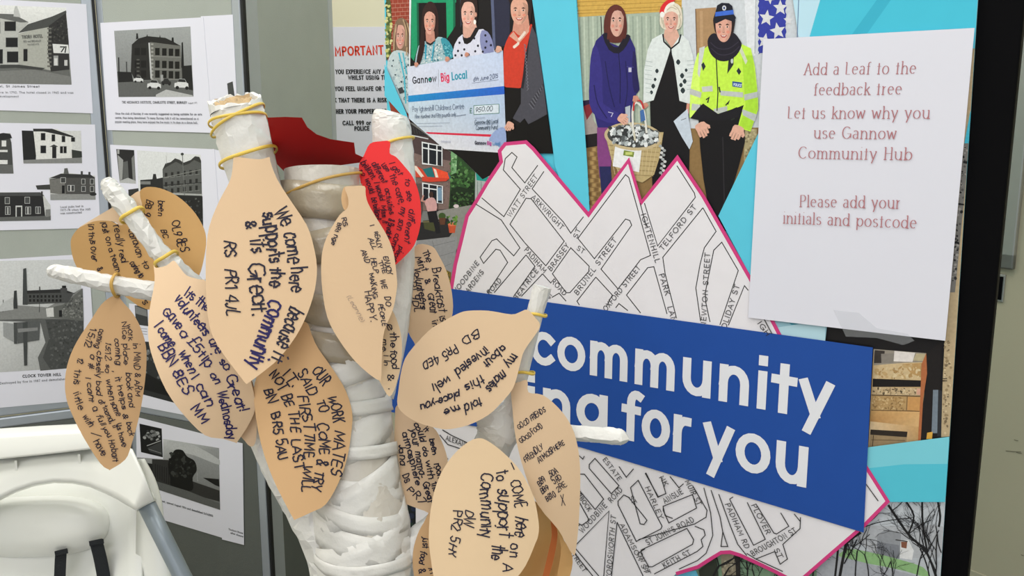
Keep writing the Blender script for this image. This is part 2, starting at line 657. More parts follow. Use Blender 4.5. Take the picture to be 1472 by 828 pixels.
def slab_uz(pl, u0, u1, z0, z1, h0, h1, name, material, parent=None, bevel=0):
    mb = MB()
    mb.quadbox([pl.uz(u, z, h1) for u, z in ((u0, z0), (u1, z0), (u1, z1), (u0, z1))], [pl.uz(u, z, h0) for u, z in ((u0, z0), (u1, z0), (u1, z1), (u0, z1))])
    return mb.build(name, material, parent, bevel)


def box(name, x0, x1, y0, y1, z0, z1, material, parent=None, bevel=0):
    mb = MB()
    mb.quadbox([(x0, y0, z0), (x1, y0, z0), (x1, y1, z0), (x0, y1, z0)], [(x0, y0, z1), (x1, y0, z1), (x1, y1, z1), (x0, y1, z1)])
    return mb.build(name, material, parent, bevel)


def frames(cs):
    """parallel-transport frames along a path"""
    T = []
    n = len(cs)
    for i in range(n):
        T.append((cs[min(n - 1, i + 1)] - cs[max(0, i - 1)]).normalized())
    a = T[0].cross(Vector((0, 1, 0.13)))
    if a.length < 1e-3:
        a = T[0].cross(Vector((1, 0, 0)))
    a.normalize()
    out = []
    for i in range(n):
        a = (a - T[i] * a.dot(T[i])).normalized()
        out.append((T[i], a, T[i].cross(a)))
    return out


def tube_mesh(cs, rs, seg=20, wrap=0.0, nz=0.0, pitch=0.05, seed=0, cap=(True, True), facet=0, crease=0):
    mb = MB()
    mb.crease = crease
    fr = frames(cs)
    n = len(cs)
    vs = []
    acc = 0.0
    rd = random.Random(seed * 7 + 1)
    for i in range(n):
        if i:
            acc += (cs[i] - cs[i - 1]).length
        T, A, B = fr[i]
        for k in range(seg):
            a = 2 * math.pi * (k + (rd.uniform(-.3, .3) if crease else 0)) / seg
            r = rs[i]
            if facet:
                m = (a % (2 * math.pi / facet)) - math.pi / facet
                r *= 0.35 + 0.65 * math.cos(math.pi / facet) / math.cos(m) * 1.04
            dirv = A * math.cos(a) + B * math.sin(a)
            if wrap:
                ph = acc / pitch + a / (2 * math.pi) + 0.3 * math.sin(a * 2 + seed) + 1.1 * noise.noise(cs[i] * 11 + dirv * .4 + Vector((seed, 0, 0)))
                f_ = ph - math.floor(ph)
                r *= 1 + wrap * (min(f_ * 1.25, (1 - f_) * 5) - 0.5)
            if nz:
                q = (cs[i] + dirv * r) * 30 + Vector((seed * 3.1, 0, 0))
                r *= 1 + nz * noise.noise(q) + nz * 0.9 * abs(noise.noise(q * 2.7)) + (rd.uniform(-.35, .35) * nz if crease else 0)
            o = T * (rd.uniform(-.35, .35) * (cs[min(i + 1, n - 1)] - cs[max(i - 1, 0)]).length * .5) if crease and 0 < i < n - 1 else Vector()
            vs.append(cs[i] + dirv * r + o)
    fs = []
    for i in range(n - 1):
        for k in range(seg):
            l = (k + 1) % seg
            q = (i * seg + k, i * seg + l, (i + 1) * seg + l, (i + 1) * seg + k)
            if crease:
                fs += [(q[0], q[1], q[2]), (q[0], q[2], q[3])] if rd.random() < .5 else [(q[0], q[1], q[3]), (q[1], q[2], q[3])]
            else:
                fs.append(q)
    mb.add(vs, fs, smooth=True)
    for e, on in ((0, cap[0]), (n - 1, cap[1])):
        if on:
            c = len(mb.v)
            mb.v.append(cs[e] + fr[e][0] * rs[e] * (0.12 if e else -0.12))
            for k in range(seg):
                l = (k + 1) % seg
                mb.f.append([c, e * seg + (l if e == 0 else k), e * seg + (k if e == 0 else l)])
                mb.smooth.append(False)
    return mb


def tubepx(path, sub=8):
    """path of (px, py, depth, radius px) -> world centres and radii"""
    q = crom([Vector((p[0], p[1], p[2] * 1000)) for p in path], sub, False)
    rr = crom([Vector((p[3], 0, 0)) for p in path], sub, False)
    cs = [PT(v.x, v.y, v.z / 1000) for v in q]
    rs = [max(0.001, rr[i].x * q[i].z / 1000 / FPX) for i in range(len(q))]
    return cs, rs

# ================================================================ the setting
def structure(o):
    o['kind'] = 'structure'
    return o


structure(box('floor', -2.4, 1.75, -2.2, 2.45, -0.05, 0.0, M['floor']))
structure(box('ceiling', -2.4, 1.75, -2.2, 2.45, 2.62, 2.68, M['ceiling']))
structure(box('wall_back', -2.4, 1.75, 2.35, 2.45, 0.0, 2.62, M['wall']))
structure(box('wall_left', -2.5, -2.4, -2.2, 2.45, 0.0, 2.62, M['wall']))
structure(box('wall_right', 1.65, 1.75, -2.2, 2.45, 0.0, 2.62, M['wall']))

# the door, standing ajar at the right
DR = Plane((1395, 600, 1.62), (1472, 600, 1.545))
dtop = 2.06
ua, ub = -0.06, 0.80
door = structure(slab_uz(DR, ua, ub, 0.012, dtop, -0.045, 0.0, 'door_1', M['door'], None, 0.002))
# glazed panel with its frame, lock plate and kick plate
g0 = DR.loc(1441, 384)
gx0, gx1 = ua + 0.02, DR.loc(1460, 387).x
zb = EYE.z - 0  # placeholder replaced below
zb = (DR.hit(1450, 386)).z
zt = 1.93
fw = 0.028
mb = MB()
for (x0, x1, z0, z1) in ((gx0, gx1, zb, zb + fw), (gx0, gx1, zt - fw, zt), (gx0, gx0 + fw, zb, zt), (gx1 - fw, gx1, zb, zt)):
    mb.quadbox([DR.uz(u, z, 0.012) for u, z in ((x0, z0), (x1, z0), (x1, z1), (x0, z1))], [DR.uz(u, z, 0.0) for u, z in ((x0, z0), (x1, z0), (x1, z1), (x0, z1))])
mb.build('glazing_frame', M['steel'], door, 0.003)
slab_uz(DR, gx0 + fw, gx1 - fw, zb + fw, zt - fw, 0.0005, 0.002, 'glass_pane', M['glass'], door)
zm = DR.hit(1470, 90).z
slab_uz(DR, gx0 + fw, gx1 - fw, zm - 0.006, zm + 0.008, 0.002, 0.008, 'glazing_bar', M['steel'], door)
l0, l1 = DR.loc(1436, 394).x, DR.loc(1447, 394).x
lz0, lz1 = DR.hit(1441, 434).z, DR.hit(1441, 394).z
lk = slab_uz(DR, l0, l1, lz0, lz1, 0.0, 0.004, 'lock_plate', M['steel'], door, 0.001)
slab_uz(DR, l0 + 0.002, l1 - 0.003, lz0 + 0.004, lz1 - 0.004, 0.004, 0.006, 'latch', M['black'], lk)
kz = DR.hit(1410, 824).z
slab_uz(DR, ua + 0.02, ub - 0.02, 0.05, kz, 0.0, 0.003, 'kick_plate', M['door'], door, 0.001)
sm = Art(DR, 0.0008, seed=9)
for (x, y, w_) in ((1446, 648, 22), (1461, 650, 8), (1458, 632, 6), (1468, 797, 4)):
    sm.line([(x, y), (x + w_ * .5, y + 1.2), (x + w_, y + 1.5)], 1.1, (120, 114, 96))
sm.build('scuff_mark', M['ink'], door)

# ================================================================ folding display board
PA = Plane((0, 90, 1.655), (128, 90, 1.72))
PBd = Plane((150, 110, 1.735), (300, 108, 1.62))
PC = Plane((352, 100, 1.597), (492, 100, 1.93))
zrail = (PA.hit(50, 600).z + PBd.hit(245, 600).z) / 2
ztop, zbot = 1.86, 0.12
uA1 = PA.loc(136.5, 60).x
uA0 = uA1 - 0.75
uB0 = PBd.loc(141, 60).x
uB1 = PBd.loc(347, 60).x
uC0 = PC.loc(351, 60).x
uC1 = PC.loc(481, 100).x
FWD = 0.019
zrail += 0.014
for pl, u0, u1, lab in ((PA, uA0, uA1, 'leftmost grey felt display board in an aluminium frame, holding the hotel, houses and mill sheets'), (PBd, uB0, uB1, 'middle grey felt display board, holding the institute and domed street-front sheets'),
                        (PC, uC0, uC1, 'bare grey felt display board right of the post, angled away behind the tree')):
    board = empty('display_board', pl.uz(u0, 0))
    tag(board, lab, 'display board', 'folding display boards')
    slab_uz(pl, u0 + FWD, u1 - FWD, zrail + 0.022, ztop - FWD, -0.010, -0.0004, 'upper_panel', M['felt'], board)
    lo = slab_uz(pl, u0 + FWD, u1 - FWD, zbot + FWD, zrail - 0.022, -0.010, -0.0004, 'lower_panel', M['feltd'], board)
    lo['label'] = 'felt lower panel, set darker than the upper one'
    bk = -0.011
    slab_uz(pl, u0, u0 + (FWD if pl is not PC else 0.048), 0.0, ztop, bk, 0.0002, 'post', M['alu'], board, 0.002)
    slab_uz(pl, u1 - FWD, u1, 0.0, ztop, bk, 0.0002, 'post', M['alu'], board, 0.002)
    slab_uz(pl, u0 + FWD, u1 - FWD, ztop - FWD, ztop, -0.011, 0.0002, 'rail', M['alu'], board, 0.002)
    slab_uz(pl, u0 + FWD, u1 - FWD, zrail + 0.0015, zrail + 0.022, -0.011, 0.0002, 'rail', M['alu'], board, 0.003)
    slab_uz(pl, u0 + FWD, u1 - FWD, zrail - 0.022, zrail - 0.0015, -0.011, 0.0002, 'rail', M['alu'], board, 0.003)
    slab_uz(pl, u0 + FWD, u1 - FWD, zbot, zbot + FWD, -0.011, 0.0002, 'rail', M['alu'], board, 0.002)
    if pl is not PC:
        slab_uz(pl, u1 + 0.0003, u1 + 0.0055, 0.02, ztop - 0.01, -0.010, -0.002, 'hinge_seal', M['seam'], board)

# ---------------------------------------------------------------- sheets pinned on it
BK, DK, MD, LT, SKY = (22, 23, 24), (50, 52, 52), (105, 108, 106), (172, 174, 172), (208, 211, 210)


def sheet(surf, pts, h, name, label, cat, group=None):
    o = slab(surf, pts, h, h + 0.0004, name, M['paper'])
    return tag(o, label, cat, group)


def windows(a, rows, c, frame=None):
    for (x, y, w, h) in rows:
        if frame:
            a.rect(x - 2, y - 2, x + w + 2, y + h + 2, frame)
        a.rect(x, y, x + w, y + h, c)


GRP = 'archive photograph sheets on the display board'
# hotel with gable lettering
o = sheet(PA, [(-80, -5), (124, 6), (133.5, 163), (-80, 156)], 0.0006, 'photo_sheet', 'white sheet with a photo of an old hotel and white gable wall, top left', 'photo sheet', GRP)
a = Art(PA, 0.0012, seed=2).V(0, 0, 4)
a.grad([(-250, 20), (380, 45), (412, 487), (-250, 478)], [(222, 224, 222), (228, 230, 228), (120, 122, 118), (120, 122, 118)])
a.poly([(-250, 380), (150, 372), (400, 400), (410, 487), (-250, 478)], (98, 100, 97))
a.poly([(-250, 420), (200, 400), (405, 440), (410, 487), (-250, 478)], (118, 120, 117))
a.poly([(-250, 85), (0, 80), (120, 105), (165, 130), (105, 195), (110, 385), (-250, 370)], (176, 178, 174))
a.poly([(-250, 70), (80, 82), (165, 128), (120, 130), (0, 105), (-250, 100)], (96, 98, 96))
a.poly([(78, 95), (80, 60), (88, 36), (98, 36), (108, 62), (120, 100)], (182, 184, 182))
windows(a, [(28, 125, 62, 52), (35, 218, 66, 52), (42, 298, 62, 60), (-60, 130, 60, 60), (-60, 285, 75, 80)], BK, (90, 92, 90))
a.poly([(105, 195), (280, 150), (300, 240), (292, 405), (108, 372)], (166, 168, 160))
a.poly([(105, 190), (160, 140), (300, 95), (380, 60), (382, 75), (285, 155)], (70, 72, 70))
a.poly([(280, 150), (380, 75), (395, 240), (400, 400), (292, 412), (275, 300)], (44, 44, 43))
a.scatter([(285, 160), (380, 90), (390, 240), (300, 240)], 70, 3, 7, [(58, 58, 56), (34, 34, 33), (70, 70, 66)])
for yy in range(160, 400, 24):
    a.rect(272, yy, 296, yy + 10, (104, 104, 98))
a.poly([(302, 252), (392, 258), (397, 308), (308, 305)], (214, 216, 214))
a.line([(345, 270), (372, 270), (352, 300)], 7, BK)
a.line([(380, 266), (374, 304)], 7, BK)
a.rect(308, 320, 335, 378, (150, 152, 150)).rect(312, 335, 330, 376, (205, 206, 204)).rect(370, 345, 388, 378, (190, 190, 188))
a.rect(135, 282, 158, 352, BK)
a.text('THORN HOTEL', (128, 222), (246, 216), 17, 3.4, (88, 90, 86))
a.text('BED and BREAKFAST', (136, 244), (238, 240), 10, 2, (120, 122, 118))
a.text('PARKING', (160, 262), (225, 258), 9, 2, (124, 126, 122))
a.poly([(0, 372), (110, 372), (260, 392), (240, 402), (90, 388), (0, 392)], (60, 62, 60))
a.build('printed_photo', M['photo'], o)
a = Art(PA, 0.0012, seed=3).V(0, 0, 4)
a.text('The Thorn Hotel, St James Street', (-190, 500), (228, 503), 11, 2.2, (60, 62, 66))
a.text('There was an inn here in 1792. The hotel closed in 1965 and was', (-200, 536), (422, 538), 11, 1.7, (104, 106, 112))
a.text('demolished for redevelopment', (-190, 556), (108, 560), 11, 1.7, (104, 106, 112))
a.build('caption', M['ink'], o)

# sheet of four houses
o = sheet(PA, [(-80, 175), (136.5, 179), (144.5, 327.5), (-80, 333)], 0.0006, 'photo_sheet', 'white sheet with several small photos of old houses, below the hotel photo sheet', 'photo sheet', GRP)
a = Art(PA, 0.0012, seed=4).V(0, 190, 4)
a.poly([(125, -8), (465, -8), (472, 178), (135, 180)], (205, 207, 205))
a.poly([(125, -10), (190, -8), (215, 30), (205, 172), (135, 178)], (30, 31, 30))
a.poly([(190, -18), (330, -18), (415, 30), (415, 155), (210, 158), (195, 20)], (216, 217, 213))
a.poly([(190, -20), (300, -20), (420, 22), (425, 30), (395, 26), (250, -4), (192, -4)], (40, 41, 40))
windows(a, [(236, 6, 24, 40), (298, 14, 18, 38), (356, 22, 18, 34), (234, 78, 30, 42), (346, 82, 36, 38), (410, 30, 20, 24)], BK, (150, 152, 150))
a.rect(300, 80, 324, 150, (30, 30, 30)).poly([(284, 84), (310, 70), (336, 84)], (60, 61, 60))
a.line([(364, 84), (364, 120)], 4, (200, 200, 198))
a.poly([(412, 100), (470, 110), (472, 145), (414, 152)], (50, 54, 50)).poly([(135, 160), (470, 146), (472, 178), (135, 180)], (128, 130, 128))
# pale house, left
a.poly([(-120, 10), (60, 5), (78, 238), (-120, 238)], (188, 190, 188))
a.poly([(-120, 40), (0, 18), (50, 10), (66, 60), (78, 238), (-120, 238)], (66, 68, 66))
a.poly([(-120, 30), (20, 4), (60, 10), (70, 34), (-120, 70)], (36, 37, 37))
windows(a, [(-40, 102, 84, 12), (-40, 160, 84, 24), (10, 48, 26, 34)], (214, 216, 214))
a.poly([(-120, 190), (74, 188), (78, 238), (-120, 238)], (96, 98, 96))
# corner house
a.poly([(282, 262), (368, 232), (546, 250), (550, 388), (290, 390)], (200, 202, 200))
a.poly([(205, 306), (290, 300), (290, 330), (215, 330)], (58, 60, 58))
a.poly([(285, 270), (368, 258), (545, 258), (548, 358), (380, 362), (290, 350)], (74, 74, 72))
a.poly([(285, 275), (368, 262), (380, 362), (290, 350)], (112, 112, 108))
a.poly([(282, 266), (350, 238), (520, 244), (548, 262), (380, 262)], (48, 49, 49))
a.poly([(366, 240), (370, 208), (388, 206), (396, 240)], (90, 92, 90)).rect(464, 224, 476, 248, (60, 60, 60)).rect(508, 228, 520, 248, (60, 60, 60))
windows(a, [(350, 262, 26, 28), (390, 306, 36, 32), (470, 270, 18, 28), (520, 270, 18, 28), (470, 312, 20, 28), (520, 312, 18, 28)], (60, 62, 62), (205, 206, 204))
a.rect(404, 306, 410, 338, (215, 215, 213)).rect(356, 306, 372, 352, BK)
a.poly([(290, 356), (548, 356), (550, 388), (290, 390)], (140, 142, 140)).blob(535, 356, 20, 10, (40, 40, 40))
# dark terrace with white windows
a.poly([(-120, 345), (240, 345), (290, 420), (292, 506), (-120, 514)], (196, 198, 196))
a.poly([(-120, 362), (246, 362), (262, 495), (-120, 500)], (36, 36, 36))
a.poly([(-120, 348), (230, 345), (256, 366), (-120, 366)], (70, 71, 71))
a.rect(236, 340, 246, 372, (50, 50, 50))
windows(a, [(30, 376, 24, 34), (144, 374, 26, 34), (32, 428, 26, 44), (148, 430, 28, 40), (206, 430, 26, 36), (-70, 430, 26, 40)], (70, 72, 72), (200, 202, 200))
for x in (43, 45, 157, 162, 218):
    a.rect(x, 432, x + 3, 470, (205, 206, 204))
a.rect(90, 422, 128, 494, (196, 198, 196)).rect(96, 430, 122, 494, (40, 40, 40))
a.poly([(-120, 492), (292, 480), (292, 506), (-120, 514)], (92, 94, 92)).poly([(262, 445), (290, 442), (291, 482), (262, 488)], (120, 122, 120))
a.build('printed_photo', M['photo'], o)
a = Art(PA, 0.0012, seed=5).V(0, 190, 4)
for i, t in enumerate(('Local pubs lost in', '1977-78 when the M65', 'was constructed')):
    a.text(t, (348, 436 + i * 18), (480 + (40 if i == 1 else -10 if i == 2 else 0), 430 + i * 18), 11, 1.8, (96, 98, 104))
a.build('caption', M['ink'], o)

# the mill by the water
o = sheet(PA, [(-80, 377), (127, 365), (141, 573.5), (-80, 593)], 0.0006, 'photo_sheet', 'white sheet with a photo of a mill with tall chimneys mirrored in water', 'photo sheet', GRP)
a = Art(PA, 0.0012, seed=6).V(0, 340, 2.76)
a.grad([(-160, 100), (318, 90), (332, 517), (-160, 548)], [(206, 209, 209), (200, 203, 203), (150, 153, 152), (200, 202, 202)])
a.poly([(-160, 330), (150, 318), (332, 330), (332, 517), (160, 532), (150, 480), (180, 420), (160, 340)], (92, 94, 93))
a.poly([(180, 330), (332, 320), (332, 517), (200, 526), (170, 480), (196, 400)], (72, 74, 73))
a.scatter([(190, 340), (330, 330), (332, 510), (200, 520)], 160, 2, 6, [(60, 62, 61), (84, 86, 85), (100, 102, 101)])
a.poly([(-160, 300), (10, 290), (60, 272), (190, 280), (325, 205), (332, 330), (160, 325), (-160, 335)], (128, 130, 128))
a.poly([(180, 285), (250, 270), (328, 205), (332, 335), (200, 322)], (96, 98, 95))
a.scatter([(255, 270), (326, 215), (330, 325), (240, 318)], 90, 2, 5, [(70, 72, 70), (116, 118, 114), (132, 134, 130)])
a.poly([(182, 285), (212, 280), (214, 318), (186, 318)], (205, 206, 204)).rect(234, 292, 246, 318, BK)
a.poly([(105, 218), (255, 212), (290, 228), (270, 262), (110, 268)], (72, 74, 73))
a.poly([(105, 214), (250, 208), (300, 226), (252, 222), (108, 226)], (40, 41, 41))
for r_ in range(2):
    for k in range(9):
        a.rect(116 + k * 15, 232 + r_ * 16, 124 + k * 15, 242 + r_ * 16, (24, 24, 24))
a.poly([(90, 270), (92, 128), (104, 124), (110, 270)], (62, 66, 66)).poly([(52, 285), (56, 215), (66, 213), (70, 285)], (52, 55, 55)).line([(158, 214), (157, 198)], 4, DK).line([(156, 300), (158, 212)], 2, DK)
a.rect(246, 194, 262, 206, BK).rect(240, 204, 266, 222, (70, 71, 71))
a.line([(12, 300), (13, 250)], 3, (90, 92, 92)).poly([(-20, 300), (12, 262), (52, 240), (54, 290)], (182, 185, 185))
a.poly([(62, 340), (160, 335), (156, 410), (70, 424)], (86, 89, 89)).poly([(90, 340), (110, 338), (108, 510), (96, 512)], (66, 69, 69)).poly([(12, 340), (52, 345), (70, 425), (14, 395)], (150, 153, 153)).poly([(54, 340), (68, 340), (68, 425), (56, 425)], (72, 75, 75))
a.poly([(70, 365), (150, 360), (150, 372), (72, 380)], (130, 132, 132))
a.build('printed_photo', M['photo'], o)
a = Art(PA, 0.0012, seed=7).V(0, 340, 2.76)
a.text('CLOCK TOWER MILL', (90, 559), (242, 551), 10, 2.4, (50, 52, 56))
a.text('Destroyed by fire in 1987 and demolished', (0, 586), (262, 568), 8.5, 1.3, (110, 112, 118))
a.build('caption', M['ink'], o)

# institute (sheet in front) and the half-covered sheet behind it
o = sheet(PBd, [(289, 23.5), (335, 21), (343, 190), (303, 191)], 0.0004, 'photo_sheet', 'white sheet mostly hidden behind the institute photo sheet, beside the post', 'photo sheet', GRP)
a = Art(PBd, 0.0009, seed=8)
a.poly([(327, 120), (335, 117), (338, 140), (329, 141)], (70, 72, 72))
a.build('printed_photo', M['photo'], o)
o = sheet(PBd, [(145, 33), (293, 25), (306, 191), (155, 187)], 0.0010, 'photo_sheet', 'white sheet with a photo of a four-storey institute and parked cars', 'photo sheet', GRP)
a = Art(PBd, 0.0016, seed=10).V(0, 0, 4)
a.grad([(660, 178), (1098, 153), (1116, 555), (686, 558)], [(150, 154, 154), (156, 160, 160), (120, 122, 121), (110, 112, 111)])
a.poly([(684, 470), (1110, 450), (1116, 555), (686, 558)], (92, 94, 93))
a.poly([(900, 545), (960, 515), (1110, 548), (1116, 556), (900, 558)], (176, 178, 178))
a.poly([(680, 412), (760, 415), (770, 470), (684, 474)], (30, 31, 31)).poly([(1045, 380), (1105, 375), (1112, 490), (1050, 480)], (28, 29, 29))
a.line([(686, 330), (688, 415)], 7, BK).line([(731, 355), (733, 415)], 6, DK)
a.poly([(762, 255), (870, 238), (880, 460), (780, 462), (756, 410)], (40, 40, 39))
a.poly([(868, 238), (1042, 262), (1052, 450), (878, 470)], (102, 103, 99))
a.poly([(760, 258), (800, 222), (850, 208), (955, 218), (1000, 240), (1042, 264), (870, 242)], (34, 34, 34))
a.poly([(786, 228), (788, 192), (796, 192), (800, 222)], BK).poly([(846, 210), (850, 196), (854, 210)], BK).poly([(920, 216), (924, 200), (928, 216)], BK).poly([(990, 240), (992, 216), (1002, 216), (1004, 244)], BK)
a.poly([(1046, 390), (1048, 245), (1056, 243), (1062, 390)], BK)
for r_, yy in enumerate((276, 348, 405)):
    for k, xx in enumerate((896, 936, 974, 1010)):
        a.rect(xx, yy + k * 2, xx + 26, yy + 42 + k * 2, (18, 18, 18))
    for xx in (778, 815):
        a.rect(xx, yy, xx + 30, yy + 42, (22, 22, 22))
    a.line([(880, yy + 48), (1045, yy + 54)], 4, (128, 129, 125))
for yy in range(250, 450, 22):
    a.rect(872, yy, 886, yy + 10, (150, 151, 146))
    a.rect(790, yy + 90, 806, yy + 98, (84, 84, 80)) if yy < 350 else None
a.line([(862, 246), (874, 452)], 9, (186, 188, 188)).rect(928, 430, 942, 470, (150, 152, 152))
for (cx, cy, s_) in ((800, 455, .7), (890, 485, 1.0), (1050, 482, 1.1), (960, 470, .7)):
    c_ = (206, 208, 208) if cx != 960 else (40, 40, 40)
    a.poly([(cx - 40 * s_, cy + 18 * s_), (cx - 38 * s_, cy - 4 * s_), (cx - 24 * s_, cy - 7 * s_), (cx - 15 * s_, cy - 26 * s_), (cx + 15 * s_, cy - 25 * s_), (cx + 26 * s_, cy - 5 * s_), (cx + 39 * s_, cy), (cx + 40 * s_, cy + 22 * s_)], c_)
    a.poly([(cx - 22 * s_, cy - 10 * s_), (cx - 15 * s_, cy - 25 * s_), (cx + 15 * s_, cy - 23 * s_), (cx + 22 * s_, cy - 8 * s_)], (40, 42, 42))
    a.blob(cx - 24 * s_, cy + 20 * s_, 9 * s_, 9 * s_, BK).blob(cx + 26 * s_, cy + 22 * s_, 9 * s_, 9 * s_, BK)
a.poly([(1085, 470), (1112, 466), (1115, 520), (1090, 515)], (36, 36, 36))
a.build('printed_photo', M['photo'], o)
a = Art(PBd, 0.0016, seed=11).V(0, 0, 4)
a.text('THE MECHANICS INSTITUTE, CHARLOTTE STREET, BURNLEY', (706, 594), (1078, 596), 12, 2.8, (58, 60, 66))
a.text('August 1971', (1086, 597), (1138, 596), 9, 1.3, (110, 112, 118))
a.text('Once the club of Burnley it was recently suggested as being suitable for an arts', (668, 658), (1166, 663), 11, 2.1, (92, 94, 102))
a.text('centre, thus being demolished. To many Burnley folk it will be remembered as a', (668, 682), (1146, 688), 11, 2.1, (92, 94, 102))
a.text('popular meeting place. Many have enjoyed the live music in its days as a dance hall.', (668, 705), (1142, 711), 11, 2.1, (92, 94, 102))
a.build('caption', M['ink'], o)

# domed street front
o = sheet(PBd, [(306, 214), (330, 220), (342, 420), (318, 420)], 0.0004, 'photo_sheet', 'white sheet edge showing behind the domed street-front photo sheet', 'photo sheet', GRP)
o = sheet(PBd, [(159, 208), (309, 214.5), (323, 424), (172, 420)], 0.0010, 'photo_sheet', 'white sheet with photos of an archway and a street front under domed gables', 'photo sheet', GRP)
a = Art(PBd, 0.0016, seed=12).V(0, 190, 4)
a.poly([(672, 97), (775, 103), (785, 295), (692, 288)], (36, 36, 36))
a.poly([(680, 130), (712, 160), (708, 270), (692, 280)], (150, 152, 150)).poly([(760, 150), (775, 130), (783, 280), (768, 285)], (120, 122, 120)).poly([(712, 172), (738, 165), (745, 280), (712, 280)], (90, 92, 91)).poly([(690, 280), (740, 262), (785, 280), (785, 296), (692, 290)], (176, 178, 177)).rect(678, 100, 690, 125, (160, 162, 160))
a.poly([(792, 104), (1158, 130), (1172, 560), (806, 520)], (214, 217, 217))
a.poly([(810, 275), (880, 270), (885, 240), (900, 240), (905, 268), (940, 260), (950, 330), (945, 520), (815, 500)], (40, 41, 41))
a.poly([(938, 215), (955, 180), (985, 172), (1010, 150), (1035, 158), (1060, 175), (1100, 160), (1125, 138), (1150, 142), (1160, 165), (1170, 555), (950, 520)], (86, 88, 86))
a.poly([(938, 218), (955, 180), (985, 172), (1010, 150), (1035, 158), (1060, 175), (1100, 160), (1125, 138), (1150, 142), (1160, 165), (1160, 178), (1120, 160), (1090, 182), (1060, 192), (1015, 170), (960, 200)], (52, 53, 52))
for r_, yy in enumerate((222, 275, 315)):
    for k in range(6):
        a.rect(952 + k * 35, yy + 12 - k * 4, 966 + k * 35, yy + 38 - k * 4, (36, 37, 36))
        a.line([(948 + k * 35, yy + 42 - k * 4), (976 + k * 35, yy + 38 - k * 4)], 3, (124, 126, 122))
a.line([(942, 262), (1160, 215)], 4, (128, 130, 126)).line([(944, 305), (1164, 290)], 5, (44, 44, 44)).line([(944, 352), (1166, 360)], 9, (170, 172, 170))
a.poly([(946, 360), (1168, 368), (1172, 560), (950, 520)], (34, 35, 35)).line([(1052, 125), (1066, 362)], 4, (110, 112, 110)).blob(1052, 126, 9, 8, (60, 62, 60)).line([(960, 135), (962, 185)], 2, (150, 152, 150))
a.scatter([(960, 370), (1165, 376), (1168, 540), (960, 510)], 50, 3, 8, [(60, 62, 62), (90, 92, 90), (24, 24, 24)])
a.rect(812, 282, 870, 300, (120, 122, 120)).poly([(742, 330), (800, 322), (806, 380), (745, 380)], (50, 51, 51))
a.build('printed_photo', M['photo'], o)

# lower sheet of the fold's right wing
o = sheet(PBd, [(186, 436), (336, 452), (346, 612), (197, 583)], 0.0010, 'photo_sheet', 'white sheet with dark photos, mostly covered by the two left hanging paper leaves', 'photo sheet', GRP)
a = Art(PBd, 0.0016, seed=13).V(0, 380, 4)
a.poly([(778, 235), (850, 240), (856, 355), (785, 345)], (58, 60, 60)).poly([(780, 238), (846, 262), (850, 300), (784, 282)], (120, 122, 122))
a.poly([(786, 440), (870, 445), (1250, 560), (1250, 860), (800, 740)], (44, 46, 46))
a.scatter([(800, 470), (960, 520), (960, 740), (805, 720)], 60, 4, 14, [(70, 72, 72), (96, 98, 98), (30, 31, 31), (120, 122, 122)])
a.poly([(820, 610), (960, 690), (985, 760), (820, 715)], (20, 21, 21))
for yy in (365, 380, 395):
    a.line([(790, yy), (850, yy + 6)], 3, (150, 152, 156))
a.build('printed_photo', M['photo'], o)

o = sheet(PBd, [(196, 599), (318, 630), (320.5, 773), (198, 736)], 0.0006, 'photo_sheet', 'white sheet with a photo of a big tree before a brick building, below the rail', 'photo sheet', GRP)
a = Art(PBd, 0.0012, seed=14).V(190, 580, 3.763)
a.poly([(42, 108), (162, 135), (168, 290), (50, 262)], (24, 25, 25))
a.scatter([(60, 145), (150, 150), (150, 200), (65, 185)], 34, 4, 11, [(120, 122, 122), (90, 92, 92), (160, 162, 162), (50, 52, 52)])
a.poly([(85, 240), (160, 205), (166, 280), (100, 262)], (60, 62, 62)).line([(82, 228), (158, 200)], 4, (170, 172, 172)).line([(92, 246), (160, 268)], 3, (130, 132, 132))
a.grad([(170, 190), (472, 240), (478, 574), (30, 428), (30, 290), (170, 300)], [(196, 199, 200), (150, 153, 154), (100, 102, 101), (110, 112, 112), (150, 152, 152), (150, 152, 152)])
a.poly([(200, 200), (330, 222), (470, 300), (470, 330), (340, 280), (210, 245)], (180, 183, 184), 4)
a.poly([(110, 300), (205, 305), (330, 420), (475, 470), (476, 530), (250, 470), (112, 415)], (48, 48, 47))
a.poly([(385, 400), (472, 408), (475, 450), (450, 440)], (22, 22, 22)).poly([(76, 320), (112, 325), (116, 415), (80, 400)], (30, 30, 30))
for k in range(7):
    a.rect(126 + k * 12, 325 + k * 4, 131 + k * 12, 400 + k * 6, (30, 30, 30))
a.poly([(235, 250), (275, 252), (300, 285), (340, 310), (352, 360), (330, 400), (325, 470), (220, 455), (208, 400), (196, 330), (215, 285)], (20, 21, 20), 4)
a.scatter([(205, 260), (290, 262), (345, 330), (330, 400), (215, 390)], 70, 4, 12, [(26, 27, 26), (40, 42, 40), (16, 16, 16), (56, 58, 56)])
a.line([(354, 370), (357, 420)], 4, (150, 152, 152))
a.poly([(30, 395), (110, 412), (300, 470), (477, 540), (478, 574), (30, 428)], (90, 92, 91))
a.build('printed_photo', M['photo'], o)
a = Art(PBd, 0.0012, seed=15).V(190, 580, 3.763)
a.text('Street, opened August 1904 and demolished 2/7/2003', (150, 527), (440, 612), 10, 2, (60, 62, 66))
a.build('caption', M['ink'], o)
o = sheet(PBd, [(316, 629), (349.5, 637), (351.5, 783), (320, 775)], 0.0012, 'photo_sheet', 'narrow white sheet strip below the rail, at the post edge', 'photo sheet', GRP)
a = Art(PBd, 0.0018, seed=16).V(190, 580, 3.763)
